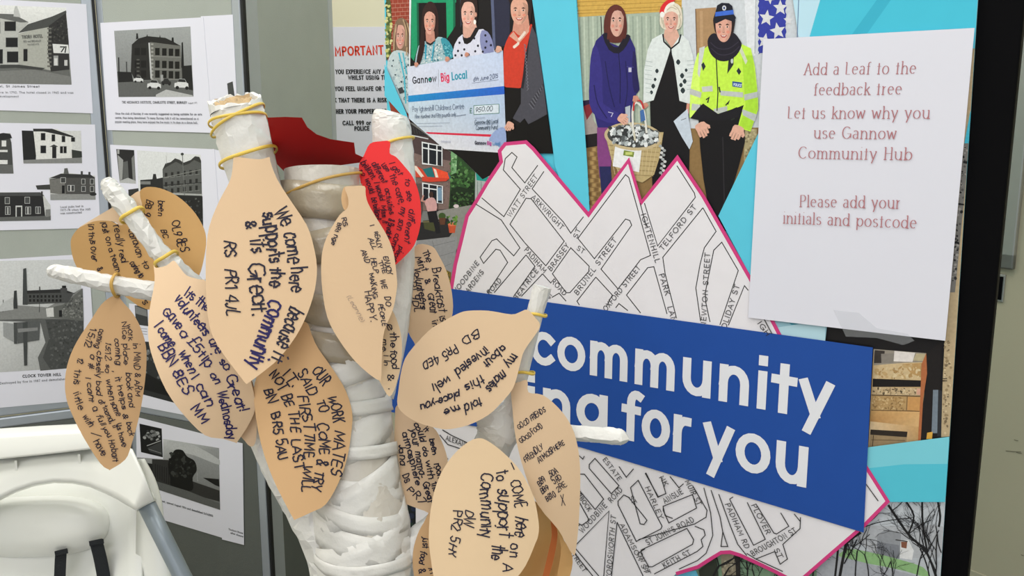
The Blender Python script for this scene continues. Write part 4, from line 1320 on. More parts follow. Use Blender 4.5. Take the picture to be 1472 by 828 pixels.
# community officer in yellow
a.poly([(690, 570), (940, 560), (946, 766), (912, 900), (872, 1033), (846, 1250), (800, 1250), (745, 1100), (722, 970), (704, 800)], (18, 17, 22), 0)
a.line([(826, 740), (836, 1160)], 5, (44, 42, 48))
a.poly([(646, 636), (650, 500), (670, 360), (690, 290), (744, 250), (930, 240), (978, 262), (1000, 360), (1016, 520), (1018, 590), (976, 712), (906, 690), (934, 590), (900, 580), (800, 625), (700, 560), (706, 610), (690, 640)], (196, 238, 78), 1)
a.poly([(650, 500), (670, 360), (690, 290), (700, 420), (704, 560), (690, 636), (648, 634)], (214, 248, 110), 1)
a.poly([(930, 300), (986, 300), (1012, 500), (1014, 590), (976, 706), (912, 690), (950, 580)], (172, 222, 60), 1)
a.poly([(648, 478), (712, 500), (706, 530), (648, 510)], (190, 194, 192)).poly([(712, 470), (770, 464), (772, 494), (716, 498)], (196, 200, 196)).poly([(812, 490), (936, 500), (936, 528), (814, 516)], (188, 194, 192)).poly([(940, 512), (1014, 496), (1016, 526), (944, 544)], (182, 188, 188)).poly([(930, 590), (1010, 620), (1000, 658), (934, 622)], (186, 192, 192)).poly([(660, 560), (704, 566), (702, 600), (656, 596)], (190, 196, 194)).poly([(776, 590), (850, 574), (850, 606), (780, 618)], (188, 194, 190))
a.line([(790, 300), (800, 500), (795, 600)], 6, (44, 52, 40)).poly([(700, 260), (730, 250), (700, 420), (690, 400)], (206, 210, 206)).poly([(905, 250), (925, 250), (960, 330), (950, 350)], (206, 214, 190))
a.poly([(690, 590), (720, 560), (800, 616), (910, 580), (940, 568), (920, 630), (840, 650), (700, 650), (650, 640)], (24, 23, 30))
for pts in ([(710, 350), (722, 336), (734, 360), (720, 384)], [(900, 384), (912, 366), (926, 388), (914, 406)]):
    a.poly(pts, (38, 46, 56))
a.poly([(878, 440), (930, 446), (930, 476), (878, 468)], (40, 78, 148)).text('POLICE', (883, 463), (926, 470), 13, 3, (206, 220, 240))
a.poly([(860, 300), (886, 290), (884, 350), (850, 400)], (40, 46, 44)).blob(876, 330, 7, 14, (196, 206, 204))
for pts in ([(736, 540), (752, 528), (744, 556)], [(842, 570), (862, 545), (852, 565)], [(870, 650), (890, 640)], [(806, 470), (812, 500)]):
    a.line(pts, 8, (38, 44, 40))
a.poly([(744, 236), (752, 200), (780, 180), (830, 200), (880, 176), (914, 210), (928, 246), (900, 300), (850, 330), (800, 326), (760, 290)], (30, 27, 40), 3)
for pts in ([(760, 230), (800, 262), (860, 262), (912, 226)], [(764, 262), (810, 296), (870, 290), (916, 252)]):
    a.line(pts, 5, (52, 48, 64), 4)
a.poly([(776, 130), (786, 96), (884, 90), (890, 140), (870, 200), (800, 200)], (40, 28, 30), 2)
face(a, 831, 152, 46, 72, (220, 166, 148), sh=.9)
a.poly([(774, 104), (786, 70), (796, 30), (820, 16), (860, 18), (878, 34), (886, 78), (898, 96), (888, 120), (840, 104), (790, 128)], (26, 28, 42), 0).poly([(787, 66), (883, 54), (886, 78), (785, 90)], (62, 106, 206)).blob(834, 44, 11, 14, (206, 210, 216)).blob(834, 44, 5, 7, (60, 76, 130))
hand(a, 710, 690, 54, -24, SK1)
hand(a, 906, 706, 54, 26, SK1)
# hamper
a.V(640, 190, 2.956)
a.poly([(680, 0), (930, 0), (912, 110), (890, 180), (840, 214), (752, 186), (712, 130)], (186, 166, 120))
for k in range(9):
    a.line([(684 + k * 4, 16 + k * 20), (926 - k * 5, 26 + k * 20)], 3, (150, 130, 88))
for k in range(12):
    a.line([(690 + k * 20, 8), (724 + k * 14, 180)], 2, (204, 186, 144))
a.poly([(726, 44), (838, 66), (826, 170), (714, 144)], (232, 234, 236)).poly([(762, 76), (806, 84), (802, 106), (758, 98)], (120, 140, 60)).rect(768, 84, 798, 96, (196, 206, 120))
a.V(820, 0, 3.763)
a.blob(342, 738, 156, 76, (196, 178, 140), 4, 28).blob(342, 736, 140, 62, (70, 72, 72), 4, 28)
a.scatter([(215, 690), (300, 672), (400, 680), (478, 720), (480, 770), (360, 795), (240, 770)], 150, 5, 17, [(206, 212, 214), (232, 236, 238), (150, 158, 160), (90, 96, 98), (180, 188, 190), (54, 58, 60)], .7)
a.line([(300, 640), (340, 690), (354, 760)], 11, (206, 200, 180), 5).line([(344, 720), (340, 600), (360, 556), (400, 600), (416, 720)], 11, (222, 222, 214), 6).line([(344, 600), (352, 550), (384, 548), (400, 590)], 9, (196, 50, 56), 5)
a.poly([(380, 600), (400, 590), (410, 650), (385, 660)], (70, 110, 170)).poly([(300, 580), (328, 570), (328, 660), (306, 670)], (176, 186, 196))
hand(a, 282, 640, 40, -50, SK1)
hand(a, 356, 530, 24, 10, SK2)
for k in range(14):
    a.blob(490 + (k * 37 % 26), 790 + k * 12, 9, 8, (206, 208, 208) if k % 2 else (160, 166, 168), 0, 8)
a.build('printed_photo', M['photo'], banner)

# ---- photo: stone window, lower right
a = Art(BN, 0.0002, seed=25).V(1070, 430, 3.765)
a.poly([(428, 60), (1200, 60), (1170, 120), (1110, 760), (660, 830), (440, 500)], (24, 22, 24))
a.poly([(700, 270), (985, 292), (960, 770), (670, 810)], (196, 166, 120))
a.poly([(700, 270), (985, 292), (980, 345), (700, 360)], (150, 142, 130)).poly([(706, 276), (760, 280), (756, 346), (702, 346)], (60, 54, 50)).poly([(740, 296), (812, 292), (808, 346), (742, 346)], (136, 130, 122)).poly([(812, 280), (925, 290), (910, 340), (808, 336)], (226, 220, 216)).poly([(930, 294), (982, 296), (976, 336), (914, 332)], (186, 174, 140))
a.poly([(700, 358), (860, 345), (975, 340), (966, 438), (696, 428)], (206, 182, 140)).line([(810, 370), (812, 432)], 4, (120, 96, 66)).poly([(860, 350), (900, 400), (970, 430), (974, 345)], (186, 150, 98)).scatter([(705, 370), (960, 350), (955, 430), (705, 422)], 60, 4, 16, [(216, 196, 156), (190, 160, 112), (176, 142, 92)], .6)
a.poly([(696, 430), (965, 440), (962, 474), (694, 474)], (26, 23, 22))
a.poly([(694, 474), (960, 480), (957, 522), (692, 516)], (196, 172, 134)).poly([(935, 484), (960, 484), (958, 518), (932, 516)], (214, 164, 140)).line([(790, 478), (792, 518)], 3, (90, 76, 56)).scatter([(695, 480), (930, 485), (925, 516), (695, 512)], 60, 3, 9, [(90, 78, 60), (214, 196, 160), (150, 128, 94)], .6)
a.poly([(692, 520), (956, 524), (950, 606), (686, 598)], (180, 148, 100)).line([(882, 526), (878, 600)], 4, (110, 84, 54)).scatter([(695, 526), (870, 528), (868, 598), (692, 592)], 90, 3, 9, [(140, 110, 70), (206, 178, 130), (166, 132, 84)], .5).poly([(886, 528), (954, 530), (948, 604), (882, 600)], (200, 150, 92)).line([(690, 518), (955, 524)], 4, (84, 66, 46)).line([(688, 600), (948, 606)], 4, (96, 72, 46))
a.grad([(686, 602), (950, 608), (944, 690), (682, 660)], [(190, 150, 96), (214, 172, 116), (206, 170, 120), (176, 132, 80)]).grad([(682, 660), (944, 690), (940, 770), (675, 800)], [(216, 190, 150), (196, 156, 104), (180, 146, 100), (200, 180, 150)])
a.poly([(684, 704), (884, 716), (880, 746), (682, 732)], (46, 38, 32)).poly([(682, 732), (880, 746), (878, 775), (676, 800)], (150, 128, 96)).line([(688, 760), (870, 764)], 4, (104, 84, 60)).line([(700, 735), (694, 795)], 4, (70, 56, 40))
a.poly([(960, 350), (985, 292), (990, 400), (968, 540), (955, 770), (940, 772), (950, 600)], (176, 106, 66))
a.poly([(986, 290), (1072, 225), (1062, 500), (1064, 745), (955, 765), (968, 560), (990, 420)], (28, 24, 24))
a.poly([(1022, 490), (1050, 490), (1046, 724), (1014, 724)], (118, 130, 142)).poly([(1050, 490), (1072, 495), (1066, 745), (1044, 740)], (44, 46, 50)).poly([(990, 722), (1020, 716), (1016, 756), (986, 756)], (216, 166, 70))
a.poly([(1115, -1700), (1450, -1700), (1200, 735), (1066, 745), (1074, 440), (1085, 220)], (186, 166, 132))
a.scatter([(1085, 225), (1125, 225), (1105, 735), (1070, 735)], 70, 3, 9, [(150, 130, 98), (206, 188, 152), (120, 104, 80)])
a.V()
a.poly([(1395, 160), (1400, 160), (1393, 208), (1386, 208)], CY2)
a.poly([(1386, 206), (1394, 206), (1373, 420), (1366, 420)], (120, 118, 114))
a.scatter([(1386, 210), (1392, 210), (1373, 410), (1367, 410)], 60, 1, 2.4, [(44, 44, 46), (160, 156, 150), (84, 82, 80), (20, 20, 22)])
for y in (292, 324, 452):
    a.line([(1370, y), (1386, y + 2)], 2.4, (24, 22, 22))
a.V(1070, 430, 3.765)
for y in (440, 428):
    a.line([(1072, y), (1098, y)], 4, (40, 34, 30))
a.build('printed_photo', M['photo'], banner)

# ---- photo: winter valley at the bottom
a = Art(BN, 0.0002, seed=26)
a.grad([(940, 700), (1400, 714), (1400, 960), (930, 960)], [(176, 184, 192), (196, 202, 210), (150, 156, 160), (120, 130, 130)])
a.V(1190, 610, 3.8)
a.poly([(130, 560), (400, 560), (640, 560), (610, 720), (380, 720), (230, 690)], (172, 176, 182), 3)
a.poly([(270, 600), (330, 570), (400, 600), (392, 735), (268, 712)], (142, 146, 152)).poly([(270, 640), (390, 660), (388, 735), (268, 712)], (122, 126, 134)).poly([(398, 640), (440, 630), (470, 690), (460, 740), (392, 730)], (214, 216, 218)).poly([(400, 640), (434, 642), (430, 678), (402, 672)], (128, 84, 66)).line([(370, 630), (436, 640)], 6, (60, 58, 60))
a.poly([(100, 680), (240, 700), (400, 740), (520, 780), (560, 840), (420, 800), (220, 760), (60, 740)], (136, 176, 122), 2)
a.poly([(-300, 740), (60, 720), (240, 765), (420, 810), (560, 850), (560, 1000), (-300, 1000)], (160, 164, 172), 0)
a.poly([(-740, 700), (-200, 700), (-60, 800), (-60, 1000), (-740, 1000)], (118, 146, 120))
a.rnd = random.Random(5)
tw = (30, 30, 32)


def twig(x, y, ang, ln, w, d):
    if d == 0 or w < 0.8:
        return
    pts = [(x, y)]
    for k in range(3):
        ang += a.rnd.uniform(-.22, .22)
        x += math.cos(ang) * ln / 3
        y -= math.sin(ang) * ln / 3
        if a.view[0] > 1000 and x > 626 - (y - 418) * .066:
            break
        pts.append((x, y))
    if len(pts) < 4:
        return
    a.line(pts, w, tw, 2)
    for k in range(2 + (a.rnd.random() < .4)):
        q = pts[a.rnd.choice((1, 2, 3, 3))]
        twig(q[0], q[1], ang + a.rnd.uniform(.25, .8) * a.rnd.choice((-1, 1)), ln * a.rnd.uniform(.55, .8), w * .6, d - 1)


a.line([(600, 860), (540, 700), (440, 600), (330, 440)], 13, tw, 5).line([(420, 410), (470, 500), (440, 600)], 10, tw, 4).line([(515, 410), (520, 560), (545, 700)], 11, tw, 4).line([(600, 415), (614, 500), (606, 560)], 12, tw, 3)
a.line([(200, 560), (300, 530), (460, 510)], 5, tw, 4).line([(60, 860), (90, 700), (110, 640), (180, 590)], 16, tw, 4).line([(40, 830), (55, 690), (48, 680)], 12, tw, 3)
for (x, y, an, l, w_) in ((560, 860, 1.7, 190, 8), (600, 860, 1.9, 210, 8), (480, 860, 1.5, 190, 7), (620, 700, 1.8, 150, 6), (150, 870, 1.4, 180, 7), (220, 880, 1.6, 170, 6), (280, 880, 1.3, 150, 5), (90, 760, .9, 150, 7), (360, 900, 1.6, 150, 5), (440, 600, .6, 150, 5), (350, 470, .5, 120, 5), (545, 700, 1.0, 140, 5), (100, 700, 1.4, 120, 6), (200, 560, .8, 110, 4), (520, 560, 1.2, 120, 4), (585, 860, 1.6, 260, 7), (590, 640, 1.1, 130, 5)):
    twig(x, y, an, l, w_, 5)
a.V(920, 560, 3.09)
a.poly([(160, 820), (250, 800), (262, 828), (170, 900), (120, 900)], (96, 176, 206)).poly([(262, 800), (340, 740), (360, 900), (280, 900)], (46, 52, 44))
a.poly([(360, 720), (424, 730), (436, 900), (372, 900)], (132, 124, 106)).poly([(424, 734), (446, 740), (450, 900), (432, 900)], (40, 38, 36)).scatter([(365, 730), (420, 735), (430, 880), (374, 880)], 40, 3, 8, [(166, 160, 140), (92, 86, 74), (150, 142, 122)])
for (x, y, an, l, w_) in ((300, 900, 1.5, 130, 9), (330, 900, 1.2, 130, 7), (480, 880, 1.7, 120, 6), (520, 900, 1.5, 110, 5), (640, 900, 1.4, 110, 6), (700, 880, 1.2, 110, 6), (760, 860, 1.5, 120, 7), (560, 900, 1.2, 100, 5)):
    twig(x, y, an, l, w_, 5)
a.build('printed_photo', M['photo'], banner)

# ---- cyan shapes over the photos
a = Art(BN, 0.0032, seed=270)
a.poly([(X0 - 1, 92), (586, 162), (590, 174), (580, 166), (X0 - 1, 138)], CY)
a.build('cyan_shape', M['ink'], banner)
a = Art(BN, 0.0032, seed=271)
a.poly([(764, -20), (829, -20), (838, 120), (846, 240), (850, 320), (830, 320), (800, 240), (790, 160)], CY)
a.build('cyan_shape', M['ink'], banner)
a = Art(BN, 0.0032, seed=272)
a.poly([(1138, -20), (1420, -20), (1404, 60), (1150, 60)], CYL)
a.line([(1150, -20), (1147, 60)], 1.2, (90, 120, 160))
a.poly([(1186, -20), (1420, -20), (1404, 70), (1160, 70)], (70, 192, 218))
a.poly([(1276, -20), (1296, -20), (1245, 52), (1224, 52)], (58, 176, 204))
a.build('cyan_shape', M['ink'], banner)
a = Art(BN, 0.0032, seed=273)
a.poly([(1092, 190), (1150, 100), (1150, 480), (1082, 400), (1034, 310)], CY)
a.build('cyan_shape', M['ink'], banner)
a = Art(BN, 0.0032, seed=274)
a.poly([(1100, 440), (1192, 446), (1187, 492), (1100, 480)], (150, 192, 208)).poly([(1118, 470), (1150, 465), (1187, 466), (1187, 492), (1120, 484)], (182, 216, 228))
a.build('cyan_shape', M['ink'], banner)
a = Art(BN, 0.0032, seed=275)
a.poly([(1246, 642), (1306, 634), (1400, 622), (1400, 720), (1244, 720)], (84, 194, 216)).poly([(1246, 642), (1306, 634), (1400, 622), (1400, 665), (1300, 666), (1246, 672)], (122, 206, 222))
a.build('cyan_shape', M['ink'], banner)

# ---- street map
a = Art(BN, 0.0038, seed=28)
v4 = V(640, 190, 2.956)
vb = V(920, 560, 3.09)
edge = v4([(20, 760), (35, 650), (50, 560), (75, 460), (100, 355), (135, 300), (185, 215), (245, 125), (238, 80), (262, 50), (350, 42), (380, 70), (615, 350), (785, 120), (838, 300), (992, 108), (1100, 270), (1300, 620)])
edge2 = [(1128, 492), (1200, 600)] + [(1248, 673), (1277, 719)] + vb([(1000, 596), (860, 716), (720, 838)]) + vb([(690, 845), (650, 826), (600, 800), (520, 762), (450, 730), (405, 716), (365, 718), (325, 742), (262, 782), (165, 812)]) + [(958, 840), (920, 960), (600, 960), (600, 620)]
out = edge + edge2
WH = (229, 227, 232)
a.poly(out, WH)
PK = (208, 62, 128)
a.line(edge + edge2[:-4], 5.2, PK)
RD = (44, 44, 46)
a.V(640, 190, 2.956)
LW = 3.9
for pts in (
    [(400, 140), (345, 215), (290, 150), (312, 105), (290, 86), (262, 112), (254, 160), (326, 242), (256, 358), (162, 278)],
    [(136, 304), (245, 372), (324, 490), (298, 524), (225, 452), (205, 460), (155, 530), (170, 556), (222, 496), (240, 500), (272, 552), (185, 682)],
    [(426, 166), (376, 240), (508, 380), (540, 428), (594, 358)],
    [(282, 390), (350, 280), (372, 282), (512, 462), (434, 566), (346, 470), (282, 390)],
    [(570, 450), (772, 180), (786, 192), (878, 522), (836, 540), (740, 664), (668, 580), (798, 394), (790, 374), (772, 368), (640, 536), (570, 450)],
    [(540, 490), (618, 568), (616, 590), (536, 680), (520, 680), (462, 600), (540, 490)],
    [(646, 614), (716, 690), (690, 740)], [(646, 614), (566, 716), (576, 732)],
    [(852, 300), (908, 482), (1068, 276), (1064, 258), (990, 142)], [(834, 300), (860, 400)],
    [(1100, 320), (930, 530), (940, 600), (988, 788)], [(1100, 320), (1156, 420), (1106, 490), (1088, 560), (1070, 660), (1090, 800)],
    [(836, 766), (776, 690), (866, 574), (892, 570), (948, 770)],
    [(1130, 804), (1112, 720), (1110, 680), (1146, 500), (1180, 466), (1250, 586), (1172, 816)],
    [(1208, 818), (1276, 650), (1292, 670)],
    [(350, 520), (388, 568), (300, 692)], [(350, 520), (215, 680)], [(420, 600), (330, 696)], [(420, 600), (456, 640)], [(460, 700), (490, 682), (520, 716)], [(730, 744), (744, 726), (782, 756)]):
    a.line(pts, LW, RD)
TX = (66, 66, 68)
for t, p0, p1, h in (('WATT STREET', (284, 362), (400, 190), 21), ('ARKWRIGHT', (372, 278), (500, 414), 21), ('ST', (566, 452), (582, 412), 20), ('ST', (564, 496), (592, 516), 20), ('PADIHAM', (342, 500), (426, 598), 21),
                   ('ROAD', (456, 634), (512, 694), 21), ('BRASSEY', (456, 590), (534, 482), 21), ('BRUNEL STREET', (568, 692), (736, 458), 21), ('OXFORD STREET', (690, 760), (836, 576), 21), ('IGHTENHILL', (838, 348), (900, 554), 22),
                   ('PARK', (914, 602), (942, 692), 22), ('LANE', (950, 740), (976, 826), 22), ('TELFORD ST', (930, 502), (1074, 318), 21), ('NEWTON STREET', (1112, 826), (1130, 512), 21), ('HOLIDAY ST', (1190, 860), (1256, 650), 21),
                   ('WOODBINE', (50, 690), (152, 556), 20), ('GARDENS', (92, 700), (172, 594), 20), ('ROAD', (196, 690), (248, 630), 20), ('BEATRICE', (310, 712), (404, 588), 20), ('ST', (450, 706), (462, 688), 16)):
    a.text(t, p0, p1, h, 3.1, TX)
a.V(600, 600, 3.63)
for pts in (
    [(905, 240), (935, 208), (1060, 350), (1020, 392), (905, 260), (905, 240)], [(858, 290), (880, 290), (980, 420), (936, 474), (850, 370)], [(850, 430), (905, 530), (866, 556), (846, 545)],
    [(826, 668), (1008, 482), (980, 828)], [(826, 668), (980, 850)], [(1050, 540), (1200, 850)], [(1050, 540), (1020, 828)],
    [(1055, 430), (1085, 398), (1110, 410), (1206, 530), (1190, 552), (1170, 548), (1120, 360), (1160, 322), (1284, 560), (1278, 575), (1150, 640), (1055, 450), (1055, 430)],
    [(1060, 250), (1098, 306), (1136, 262)], [(1200, 282), (1262, 410), (1305, 390)], [(818, 690), (930, 828)], [(850, 560), (856, 548)], [(848, 190), (872, 212), (880, 196)],
    [(126, 86), (168, 136), (240, 160)], [(140, 60), (190, 90), (276, 130)], [(150, 200), (170, 212)],
    [(1290, 460), (1300, 505), (1340, 520)]):
    a.line(pts, 4.6, RD)
for t, p0, p1, h in (('ALEXANDRA', (158, 112), (310, 168), 24), ('ESTATE', (975, 214), (1058, 326), 25), ('ROAD', (1020, 440), (1080, 374), 25), ('ST', (1112, 410), (1132, 446), 25), ('LUBBOCK', (822, 370), (900, 484), 25), ('WOODBINE', (870, 598), (1000, 456), 25),
                   ('WORDSWORTH ST', (1016, 850), (1044, 508), 25), ('ADAMSON ST', (1064, 552), (1196, 806), 25), ('STREET', (800, 690), (876, 800), 25), ('ST', (842, 262), (856, 244), 22), ('HARLEY', (1196, 358), (1272, 524), 25)):
    a.text(t, p0, p1, h, 3.6, TX)
a.V(920, 560, 3.09)
for pts in (
    [(110, 512), (240, 460), (258, 520), (135, 586), (110, 530), (110, 512)], [(12, 706), (215, 610), (245, 660), (240, 680), (62, 780), (46, 780), (12, 720), (12, 706)], [(0, 660), (250, 590), (300, 560), (304, 530), (240, 420)],
    [(250, 600), (290, 616), (296, 640), (278, 660), (286, 690), (260, 712), (70, 812)], [(290, 430), (320, 540), (330, 640), (300, 720), (262, 752), (180, 790)], [(322, 440), (362, 560), (374, 625), (396, 690), (366, 690), (374, 625)], [(356, 458), (404, 590), (440, 680), (480, 730)],
    [(404, 480), (510, 684), (562, 658), (482, 494)], [(404, 480), (420, 470)], [(520, 500), (600, 630), (612, 634), (666, 600), (630, 540)], [(718, 560), (716, 610), (640, 680), (660, 745), (628, 768), (604, 712), (520, 745)], [(480, 720), (520, 745), (640, 800)], [(690, 545), (718, 580)],
    [(1006, 410), (1062, 488)], [(30, 365), (88, 470), (122, 456), (100, 380)], [(140, 380), (180, 430), (200, 412)], [(30, 700), (0, 720)]):
    a.line(pts, 4.0, RD)
for t, p0, p1, h in (('NK', (92, 384), (116, 424), 22), ('AINSLIE', (118, 500), (200, 454), 22), ('MUIR ST', (206, 402), (262, 508), 22), ("ST JOHN'S ROAD", (42, 684), (250, 578), 22), ('KEITH ST', (116, 786), (236, 726), 22), ('PADIHAM RD', (384, 502), (474, 700), 22), ('PLOVER', (500, 506), (568, 636), 22), ('BROUGHTON ST', (508, 732), (704, 626), 22), ('ST', (600, 702), (622, 742), 22), ('ON ST', (-6, 716), (36, 812), 22)):
    a.text(t, p0, p1, h, 3.2, TX)
a.V(1070, 430, 3.765)
a.line([(108, 92), (158, 184)], 5, RD)
a.text('IGH', (78, 126), (128, 196), 26, 4, (40, 40, 42))
a.build('street_map', M['ink'], banner)

# ---- blue title band
a = Art(BN, 0.0052, seed=29)
BL = (30, 76, 158)
a.poly([(560, 404), (651, 414), (1256, 498), (1243, 763), (833, 640), (690, 612), (560, 590)], BL)
band = a.build('title_band', M['ink'], banner)
a = Art(BN, 0.0055, seed=30)
WT = (228, 230, 236)
a.text('community', (769, 515.5), (1193, 599), 61, 12, WT, track=-0.03, vert=True)
a.text('working', (594, 572), (876, 613.5), 56, 12, WT, track=-0.03, vert=True)
a.text('for', (901, 624), (991, 645), 62, 12, WT, track=-0.03, vert=True)
a.text('you', (1016, 653), (1161, 693), 67, 12.4, WT, track=-0.03, vert=True)
a.build('lettering', M['ink'], band)

# ---- the white A4 sign taped on it
sg = slab(BN, [(1100, 57), (1402, 41), (1360, 488), (1078, 455)], 0.0060, 0.0064, 'leaf_sign', M['paper'])
tag(sg, 'white A4 sign asking to add a leaf to the feedback tree, taped on the banner', 'sign')
a = Art(BN, 0.0067, seed=31).V(1040, 0, 3.407)
PKT = (176, 118, 124)
for t, x0, y0, x1, y1 in (('Add a Leaf to the', 404, 368, 960, 362), ('feedback tree', 450, 467, 890, 463), ('Let us know why you', 322, 580, 1016, 581), ('use Gannow', 450, 677, 858, 681), ('Community Hub', 374, 774, 928, 783), ('Please add your', 382, 1010, 885, 1019), ('initials and postcode', 302, 1090, 962, 1116)):
    a.text(t, (x0, y0), (x1, y1), 58, 5.2, PKT, book=True, track=0.0)
a.build('lettering', M['ink'], sg)
tp = slab(BN, [(1200, 444), (1236, 448), (1262, 470), (1306, 478), (1316, 488), (1300, 494), (1262, 484), (1218, 482)], 0.0066, 0.0068, 'clear_tape', M['tape'], sg)

# ================================================================ the paper tree
tb = PT(524, 920, 0.86)
tree = empty('feedback_tree', (tb.x, tb.y, 0))
tag(tree, 'tall branching tree of rolled newspaper wrapped in white paper and tape', 'tree')


def branch(path, seed, wrap=.05, nz=.06, pitch=.035, seg=22, facet=0, cap=(True, True), name='branch', ext=None, sub=9, material=None, parent=None, crease=14):
    cs, rs = tubepx(path, sub)
    if ext:
        n = 40
        e = cs[-1]
        for k in range(1, n + 1):
            t = k / n
            cs.append(Vector((e.x, e.y, e.z * (1 - t) + ext * t)))
            rs.append(rs[len(rs) - k] * 0 + rs[-1] * (1 + .004))
    return tube_mesh(cs, rs, seg, wrap, nz, pitch, seed, cap, facet, crease).build(name, material or M['tree'], parent or tree)


branch([(463, 244, .862, 53), (466, 330, .862, 53), (478, 430, .862, 55), (492, 520, .862, 57), (502, 600, .862, 60), (510, 680, .862, 62), (520, 750, .862, 67), (526, 828, .862, 66), (524, 920, .862, 70)],
       1, .010, .012, .075, 34, name='trunk', ext=0.03, sub=12, cap=(False, True), material=M['news'], crease=11)
limb = branch([(296, 402, .875, 8), (335, 520, .872, 14), (378, 620, .868, 24), (415, 680, .866, 32), (450, 730, .864, 37), (478, 790, .862, 38), (505, 860, .862, 42)], 2, .06, .08, .05, 16, sub=8)
up = branch([(341, 160, .842, 38), (348, 186, .842, 38), (358, 228, .843, 37), (378, 290, .845, 33), (418, 370, .85, 23), (455, 440, .853, 15), (478, 490, .853, 14), (512, 570, .862, 18)], 3, .012, .03, .05, 24, facet=7, cap=(False, True), sub=5)
up['label'] = 'thick upright branch with torn open cardboard end'
# torn open end: ragged rim, wavy cardboard inside
rim, inner = MB(), MB()
c0, r0 = PT(341, 160, .842), 38 * .842 / FPX
ax = (PT(336, 132, .842) - PT(343, 165, .842)).normalized()
A = ax.cross(Vector((0, 1, 0))).normalized()
B = ax.cross(A)
TW = (EYE - c0).normalized()
TW = (TW - ax * TW.dot(ax)).normalized()
rr_ = random.Random(4)


def cut(d_, base=.011, amp=.011):      # the end is torn at a slant, low at the front
    return base - amp * d_.dot(TW)


vs, fs = [], []
N = 44
for k in range(N):
    a_ = 2 * math.pi * k / N
    d_ = A * math.cos(a_) + B * math.sin(a_)
    h_ = cut(d_) + rr_.uniform(-.0012, .0022) + .001 * math.sin(a_ * 5)
    vs += [c0 + d_ * r0 * 1.0 - ax * .001, c0 + d_ * r0 * rr_.uniform(.94, 1.0) + ax * h_, c0 + d_ * r0 * rr_.uniform(.78, .88) + ax * (h_ - .0012), c0 + d_ * r0 * .76 - ax * .03]
for k in range(N):
    j = (k + 1) % N
    for q in range(3):
        fs.append((k * 4 + q, j * 4 + q, j * 4 + q + 1, k * 4 + q + 1))
rim.add(vs, fs, True)
rim.crease = 15
rim.build('torn_rim', M['tree'], up)
for s_, (rad, amp) in enumerate(((.62, .14), (.42, .18), (.2, .16))):
    vs, fs = [], []
    N = 64
    for k in range(N + 1):
        a_ = 2 * math.pi * k / N * .95 + s_
        r_ = r0 * (rad + amp * math.sin(a_ * (5 + s_) + s_) * .6)
        d_ = A * math.cos(a_) + B * math.sin(a_)
        top = cut(d_ * (r_ / r0)) + .0012 * math.sin(a_ * 4 + s_) + rr_.uniform(-.0006, .0006) - .0006
        for off in (0, .0012):
            vs += [c0 + d_ * (r_ + off) - ax * .03, c0 + d_ * (r_ + off) + ax * top]
    for k in range(N):
        b = k * 4
        n_ = b + 4
        fs += [(b, n_, n_ + 1, b + 1), (b + 2, b + 3, n_ + 3, n_ + 2), (b + 1, n_ + 1, n_ + 3, b + 3)]
    inner.add(vs, fs, True)
pl_ = []
for k in range(24):
    d_ = A * math.cos(2 * math.pi * k / 24) + B * math.sin(2 * math.pi * k / 24)
    pl_.append(c0 + d_ * r0 * .8 + ax * (cut(d_ * .8) - .006))
inner.add(pl_, [list(range(24))])
inner.build('rolled_cardboard', M['card'], up)
# a torn flap of card standing at the back of the opening
fl = MB()
q_ = [(-.75, .0), (-.78, .30), (-.5, .26), (-.2, .16), (.1, .24), (.35, .16), (.6, .22), (.72, .02)]
front = [c0 - TW * r0 * .72 + A * r0 * x * (1 if (A.x > 0) else -1) + ax * (cut(-TW * .72) + r0 * y * .8 - .004) for x, y in q_]
fl.quadbox(front, [p - TW * .0014 for p in front])
fl.build('card_flap', M['card'], up)

branch([(562, 163, .905, 21), (561, 170, .905, 26), (563, 190, .905, 28), (567, 230, .905, 28), (574, 300, .90, 26), (575, 400, .892, 20), (568, 480, .885, 18), (548, 570, .872, 18)], 5, .03, .05, .06, 18, sub=6)
branch([(152, 258, .862, 7), (158, 268, .862, 12), (182, 300, .862, 13.5), (215, 345, .862, 14), (255, 388, .866, 14), (304, 428, .872, 13)], 6, .09, .22, .022, 11, sub=7)
branch([(70, 388, .846, 6), (78, 390, .846, 11), (110, 397, .846, 11.5), (160, 408, .848, 13), (230, 420, .86, 14), (296, 424, .873, 13)], 7, .08, .18, .03, 11, sub=7)
branch([(706, 590, .868, 26), (716, 612, .868, 31), (704, 650, .87, 27), (650, 740, .875, 25), (596, 790, .868, 25), (556, 840, .865, 26)], 8, .06, .10, .04, 18, sub=6)
branch([(780, 412, .848, 13), (768, 455, .85, 12.5), (752, 520, .855, 12), (737, 580, .862, 13), (718, 616, .868, 16)], 9, .04, .07, .03, 14, sub=6)
branch([(716, 612, .876, 13), (800, 621, .858, 13), (850, 624, .85, 13), (889, 628, .845, 13.5), (893, 628, .845, 11.5)], 10, .03, .05, .03, 16, facet=4, sub=6)
# crossing paper strips stuck over the trunk
rs_ = random.Random(12)
trk = [(463, 244, 53), (466, 330, 53), (478, 430, 55), (492, 520, 57), (502, 600, 60), (510, 680, 62), (520, 750, 67), (526, 828, 66), (524, 920, 70)]


def trunk_at(y):
    for p, q in zip(trk, trk[1:]):
        if p[1] <= y <= q[1]:
            t = (y - p[1]) / (q[1] - p[1])
            return p[0] + (q[0] - p[0]) * t, p[2] + (q[2] - p[2]) * t
    return trk[-1][0], trk[-1][2]


